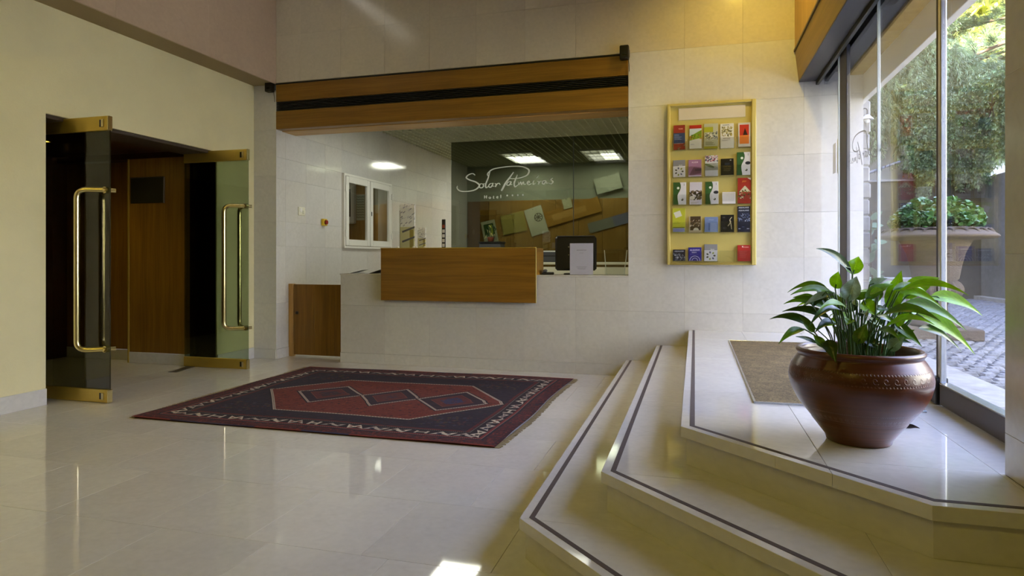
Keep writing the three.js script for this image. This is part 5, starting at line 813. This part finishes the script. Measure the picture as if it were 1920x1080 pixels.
// urn planter
{
  const g = thing('stone_urn', 'large carved stone urn standing on the cobbles outside the glass', 'urn', [2.13, YG, -6.80]);
  const st = S({ map: T.concrete, color: rgb(150, 136, 126), roughness: 0.92, bumpMap: T.bump, bumpScale: 0.004 });
  part(g, 'plinth', box(0.58, 0.10, 0.58, 0.01), st, [0, 0.05, 0]);
  part(g, 'foot', lathe([[0.001, 0.1], [0.2, 0.1], [0.205, 0.13], [0.16, 0.16], [0.11, 0.2], [0.095, 0.28], [0.105, 0.325], [0.13, 0.34]], 36), st);
  const b = new THREE.SphereGeometry(1, 96, 24), p = b.attributes.position;
  for (let i = 0; i < p.count; i++) { const x = p.getX(i), y = p.getY(i), z = p.getZ(i), a = Math.atan2(z, x), k = 0.195 + 0.03 * Math.abs(Math.sin(a * 10)); p.setXYZ(i, x * k, y * 0.125, z * k); }
  b.computeVertexNormals(); part(g, 'fluted_bulb', b, st, [0, 0.44, 0]);
  part(g, 'bowl', lathe([[0.14, 0.5], [0.185, 0.54], [0.205, 0.66], [0.235, 0.78], [0.285, 0.88], [0.30, 0.90]], 48), st);
  part(g, 'rim', lathe([[0.28, 0.885], [0.38, 0.895], [0.47, 0.905], [0.485, 0.92], [0.475, 0.935], [0.40, 0.985], [0.36, 1.0], [0.33, 0.995], [0.30, 0.94], [0.001, 0.93]], 64), st);
  const ov = new THREE.TorusGeometry(0.04, 0.010, 8, 16); ov.scale(1.3, 0.75, 1);
  for (let i = 0; i < 26; i++) { const a = i / 26 * Math.PI * 2, m = part(g, 'carving', ov, st, [Math.cos(a) * 0.43, 0.962, Math.sin(a) * 0.43]); m.rotation.set(-0.55, Math.PI / 2 - a, 0, 'YXZ'); }
  const pl = thing('urn_plant', 'bushy green plant filling the stone urn', 'plant', [2.13, YG + 0.94, -6.80]);
  const leaf = new THREE.CircleGeometry(0.027, 7); { const p2 = leaf.attributes.position; for (let i = 0; i < p2.count; i++) p2.setZ(i, -0.3 * (p2.getX(i) ** 2 + p2.getY(i) ** 2) / 0.027 + 0.003 * Math.sin(i * 2)); leaf.computeVertexNormals(); }
  const n = 2900, im = new THREE.InstancedMesh(leaf, P({ color: rgb(255, 255, 255), roughness: 0.42, side: THREE.DoubleSide, transmission: 0.3, thickness: 0 }), n), m = new THREE.Matrix4(), q = new THREE.Quaternion(), c = new THREE.Color();
  for (let i = 0; i < n; i++) { const a = rr(0, 6.28), r = Math.sqrt(rnd()) * 0.37, top = 0.30 * Math.sqrt(Math.max(0, 1 - (r / 0.40) ** 2)) * (0.85 + 0.2 * Math.sin(a * 5)), y = top * Math.pow(rnd(), 0.35) + 0.05; q.setFromEuler(new THREE.Euler(rr(-1.5, -0.2), rr(0, 6.28), rr(-0.5, 0.5), 'YXZ')); m.compose(V(Math.cos(a) * r, y, Math.sin(a) * r), q, V(1, 1, 1).multiplyScalar(rr(0.6, 1.2))); im.setMatrixAt(i, m); const k = rr(0.55, 1.25); im.setColorAt(i, c.setRGB(0.10 * k, 0.24 * k, 0.06 * k)); }
  im.name = 'foliage'; im.userData.kind = 'stuff'; pl.add(im);
  const st2 = []; for (let i = 0; i < 24; i++) { const a = rr(0, 6.28), r = rr(0.05, 0.3); st2.push(rod([Math.cos(a) * r * 0.5, 0, Math.sin(a) * r * 0.5], [Math.cos(a) * r, rr(0.15, 0.28), Math.sin(a) * r], 0.004, 5)); }
  const sm = part(pl, 'stems', mergeGeometries(st2), S({ color: rgb(80, 74, 44), roughness: 0.9 })); sm.userData.kind = 'stuff';
}
// foliage beyond the courtyard wall: sprigs of thin leaves set along drooping strands
{
  const sprig = (n, L, w, spread) => { const g = []; for (let i = 0; i < n; i++) { const q = new THREE.PlaneGeometry(w, L, 1, 2), p = q.attributes.position; for (let k = 0; k < p.count; k++) { const v = p.getY(k) / L + 0.5; p.setX(k, p.getX(k) * (1.05 - Math.abs(v - 0.4) * 1.5)); p.setZ(k, -0.18 * L * v * v); } q.translate(0, L / 2, 0); q.rotateX(spread * (0.5 + rnd())); q.rotateY(i / n * 6.283 + rnd()); q.translate(0, i / n * L * 0.5, 0); g.push(q); } const o = mergeGeometries(g); o.computeVertexNormals(); return o; };
  const mat = (t) => P({ color: rgb(255, 255, 255), roughness: 0.6, side: THREE.DoubleSide, transmission: t, thickness: 0 });
  const m4 = new THREE.Matrix4(), qt = new THREE.Quaternion(), c = new THREE.Color(), Yv = V(0, 1, 0);
  const mass = (parent, geo, material, pts) => { const im = new THREE.InstancedMesh(geo, material, pts.length); pts.forEach(([p, d, s, rgb3], i) => { qt.setFromUnitVectors(Yv, d.normalize()); m4.compose(p, qt, V(s, s, s)); im.setMatrixAt(i, m4); im.setColorAt(i, c.setRGB(...rgb3)); }); im.name = 'foliage'; im.userData.kind = 'stuff'; parent.add(im); };
  const bark = S({ color: rgb(92, 74, 58), roughness: 0.95 });
  const tint = (base, k) => base.map((x) => x * k);
  // weeping hedge hanging over the white wall
  const feather = sprig(9, 0.085, 0.0075, 0.75), broad = sprig(6, 0.040, 0.015, 1.0);
  const hedge = thing('hanging_hedge', 'grey green weeping hedge spilling over the white courtyard wall', 'hedge', [3.4, 2.6, -14.2]);
  const hp = [];
  const topAt = (x) => 5.1 + 0.75 * Math.sin((x - 2.2) * 1.25) * (x < 5 ? 1 : 0.4) - (x > 5 ? (x - 5) * 0.55 : 0) - (x < 3.4 ? (3.4 - x) * 0.5 : 0);
  for (let i = 0; i < 2700; i++) {
    const x = rr(1.6, 5.35), top = topAt(x) * rr(0.62, 1.0) + 0.1, z = -13.75 - rr(-0.1, 0.45) - Math.max(0, top - 4) * 0.3, len = rr(0.7, 2.0), n = Math.ceil(len / 0.05), k0 = rr(0.55, 1.25), stop = (x < 3.95 && x > 3.05 ? 3.45 : 2.8) + 0.22 * Math.sin(x * 11) + rr(0, 0.4);
    let px = x, py = top, pz = z; const ox = rr(-0.5, 0.5), oz = rr(0.1, 0.6);
    for (let j = 0; j < n; j++) { const t = j / n; px += ox * 0.05 * (1 - t); pz += oz * 0.05 * (1 - t); py -= 0.05 * (0.15 + 0.95 * t); if (py < stop) break; hp.push([V(px - 3.4 + rr(-0.05, 0.05), py - 2.6, pz + 14.2), V(ox * (1 - t) + rr(-0.4, 0.4), -0.35 - t + rr(-0.3, 0.3), oz * (1 - t) + rr(-0.1, 0.5)), rr(0.8, 1.5), tint(rnd() < 0.02 ? [0.2, 0.13, 0.05] : [0.38, 0.46, 0.25], k0 * rr(0.8, 1.2))]); }
  }
  mass(hedge, feather, mat(0.35), hp);
  for (let i = 0; i < 9; i++) { const x = 2 + i * 0.38; part(hedge, 'branch', tube([[x - 3.4, -0.2, -0.6], [x - 3.35, 1.0, -0.5], [x - 3.2, topAt(x) - 3.2, -0.3], [x - 3.0, topAt(x) - 3.3, 0.3]], 0.02, 16, 6), bark); }
  const creeper = thing('hanging_creeper', 'dark green creeper hanging over the right of the courtyard wall', 'creeper', [5.3, 2.6, -12.5]);
  const cpnt = [];
  for (let i = 0; i < 2400; i++) {
    const s = rnd(), x = 3.85 + s * 1.55 + rr(-0.15, 0.2), z = -13.45 + (s > 0.68 ? (s - 0.68) * 8 : 0) + rr(-0.3, 0.2), top = rr(3.3, 4.25) + 0.2 * Math.sin(x * 4), k0 = rr(0.5, 1.3), stop = 2.78 + 0.30 * Math.sin(x * 9) + 0.2 * Math.sin(x * 23) + rr(-0.12, 0.45);
    for (let y = top, j = 0; y > stop; y -= 0.04, j++) cpnt.push([V(x - 5.3 + rr(-0.05, 0.05), y - 2.6, z + 12.5 + rr(-0.06, 0.1)), V(rr(-0.6, 0.6), rr(-1, -0.1), rr(0, 0.9)), rr(0.9, 1.7), tint(rnd() < 0.1 ? [0.40, 0.48, 0.17] : [0.30, 0.40, 0.20], k0 * rr(0.8, 1.2))]);
  }
  mass(creeper, broad, mat(0.3), cpnt);
  for (let i = 0; i < 8; i++) part(creeper, 'stem', tube([[-1.2 + i * 0.2, 1.5, -1.1], [-1.15 + i * 0.2, 0.9, -0.8], [-1.2 + i * 0.2, 0.2, -0.78]], 0.01, 12, 5), bark);
  // pine with dark boughs, its trunk out of the picture
  const pine = thing('pine_tree', 'dark pine with spreading boughs at the upper right', 'tree', [9.2, YG, -17.6]);
  part(pine, 'trunk', tube([[0, 0, 0], [0.1, 3, 0.1], [-0.1, 7, -0.1], [0, 12, 0]], 0.2, 24, 10), bark);
  const needles = sprig(14, 0.16, 0.006, 0.8), pn = [];
  const bough = (h, tx, ty, tz, n) => {
    const A = V(0, h, 0), B = V(tx, ty, tz), C = A.clone().lerp(B, 0.5).add(V(0, 0.5, 0)), curve = new THREE.QuadraticBezierCurve3(A, C, B);
    part(pine, 'bough', new THREE.TubeGeometry(curve, 20, 0.035, 6), bark);
    for (let i = 0; i < n; i++) {
      const t = rr(0.25, 1), p = curve.getPoint(t), d = curve.getTangent(t), side = d.clone().cross(Yv).normalize().multiplyScalar(rnd() < 0.5 ? 1 : -1), L = rr(0.3, 0.95) * (1.15 - t * 0.5), e = p.clone().addScaledVector(d, L * 0.6).addScaledVector(side, L * 0.8).add(V(0, rr(-0.3, 0.35), 0));
      if (i % 3 === 0) part(pine, 'twig', rod(p.toArray(), e.toArray(), 0.009, 5), bark);
      for (let j = 0; j < 24; j++) { const s = rr(0.2, 1.05); pn.push([p.clone().lerp(e, s).add(V(rr(-0.07, 0.07), rr(-0.05, 0.08), rr(-0.07, 0.07))), e.clone().sub(p).normalize().add(V(rr(-0.7, 0.7), rr(-0.1, 0.9), rr(-0.7, 0.7))), rr(0.7, 1.3), tint(rnd() < 0.3 ? [0.17, 0.24, 0.09] : [0.08, 0.13, 0.07], rr(0.7, 1.3))]); }
    }
  };
  for (const [h, x, y, z, n] of [[6.2, -3.2, 6.3, -0.9, 38], [5.3, -2.6, 4.7, -0.6, 34], [7.0, -2.9, 7.2, -1.2, 32], [4.8, -2.2, 4.1, 0.3, 26], [6.7, -2.2, 5.9, 0.9, 26], [5.7, -3.0, 5.5, -1.6, 30], [7.8, -3.0, 8.0, -0.6, 28], [8.4, -2.2, 8.2, 0.6, 20], [7.2, -3.6, 6.9, 0.2, 34], [6.0, -3.4, 5.2, 0.4, 30], [5.0, -2.8, 4.4, -1.0, 30], [9.0, -3.4, 8.8, -0.2, 26], [6.6, -1.6, 6.4, 1.2, 24]]) bough(h, x, y, z, n);
  mass(pine, needles, mat(0.2), pn);
  // sunny trees further off
  const crownLeaf = sprig(6, 0.5, 0.2, 1.0);
  const sunny = (name, lab, x, z, h, rad, n, base, k) => {
    const t = thing(name, lab, 'tree', [x, YG, z], { }); part(t, 'trunk', tube([[0, 0, 0], [0.1, h * 0.3, 0], [0, h * 0.62, 0.1]], 0.22, 12, 8), bark);
    const pts = []; for (let i = 0; i < n; i++) { const u = rr(-1, 1), a = rr(0, 6.28), r = Math.pow(rnd(), 0.4), s = Math.sqrt(1 - u * u), lump = 0.82 + 0.2 * Math.sin(a * 3 + u * 5) + 0.1 * Math.sin(a * 7 - u * 9); pts.push([V(Math.cos(a) * s * rad * r * lump, h * 0.62 + u * h * 0.40 * r * lump, Math.sin(a) * s * rad * r * lump), V(rr(-1, 1), rr(-0.3, 1), rr(-1, 1)), rr(0.7, 1.4), tint(base, k * rr(0.7, 1.3))]); }
    mass(t, crownLeaf, mat(0.4), pts);
  };
  sunny('sunlit_tree', 'bright yellow green tree in sunshine behind the hedge, left one', 8.2, -30, 13.5, 4.4, 5200, [0.58, 0.60, 0.14], 1);
  sunny('sunlit_tree', 'bright yellow green tree in sunshine behind the pine boughs', 13.4, -31, 15, 4.8, 5600, [0.60, 0.62, 0.14], 1);
  sunny('sunlit_tree', 'lower sunlit tree behind the creeper at the right', 10.6, -23, 6.6, 2.6, 2600, [0.52, 0.56, 0.14], 1);
  sunny('sunlit_tree', 'sunlit tree rising behind the top of the weeping hedge', 5.8, -25, 9.0, 2.8, 3000, [0.46, 0.52, 0.14], 1);
}
scene.traverse((o) => { if (o.isMesh || o.isLight) { o.castShadow = true; o.receiveShadow = true; } });
for (const k of ['castShadow']) scene.traverse((o) => { if (o.isRectAreaLight) o[k] = false; });
renderer.render(scene, camera);
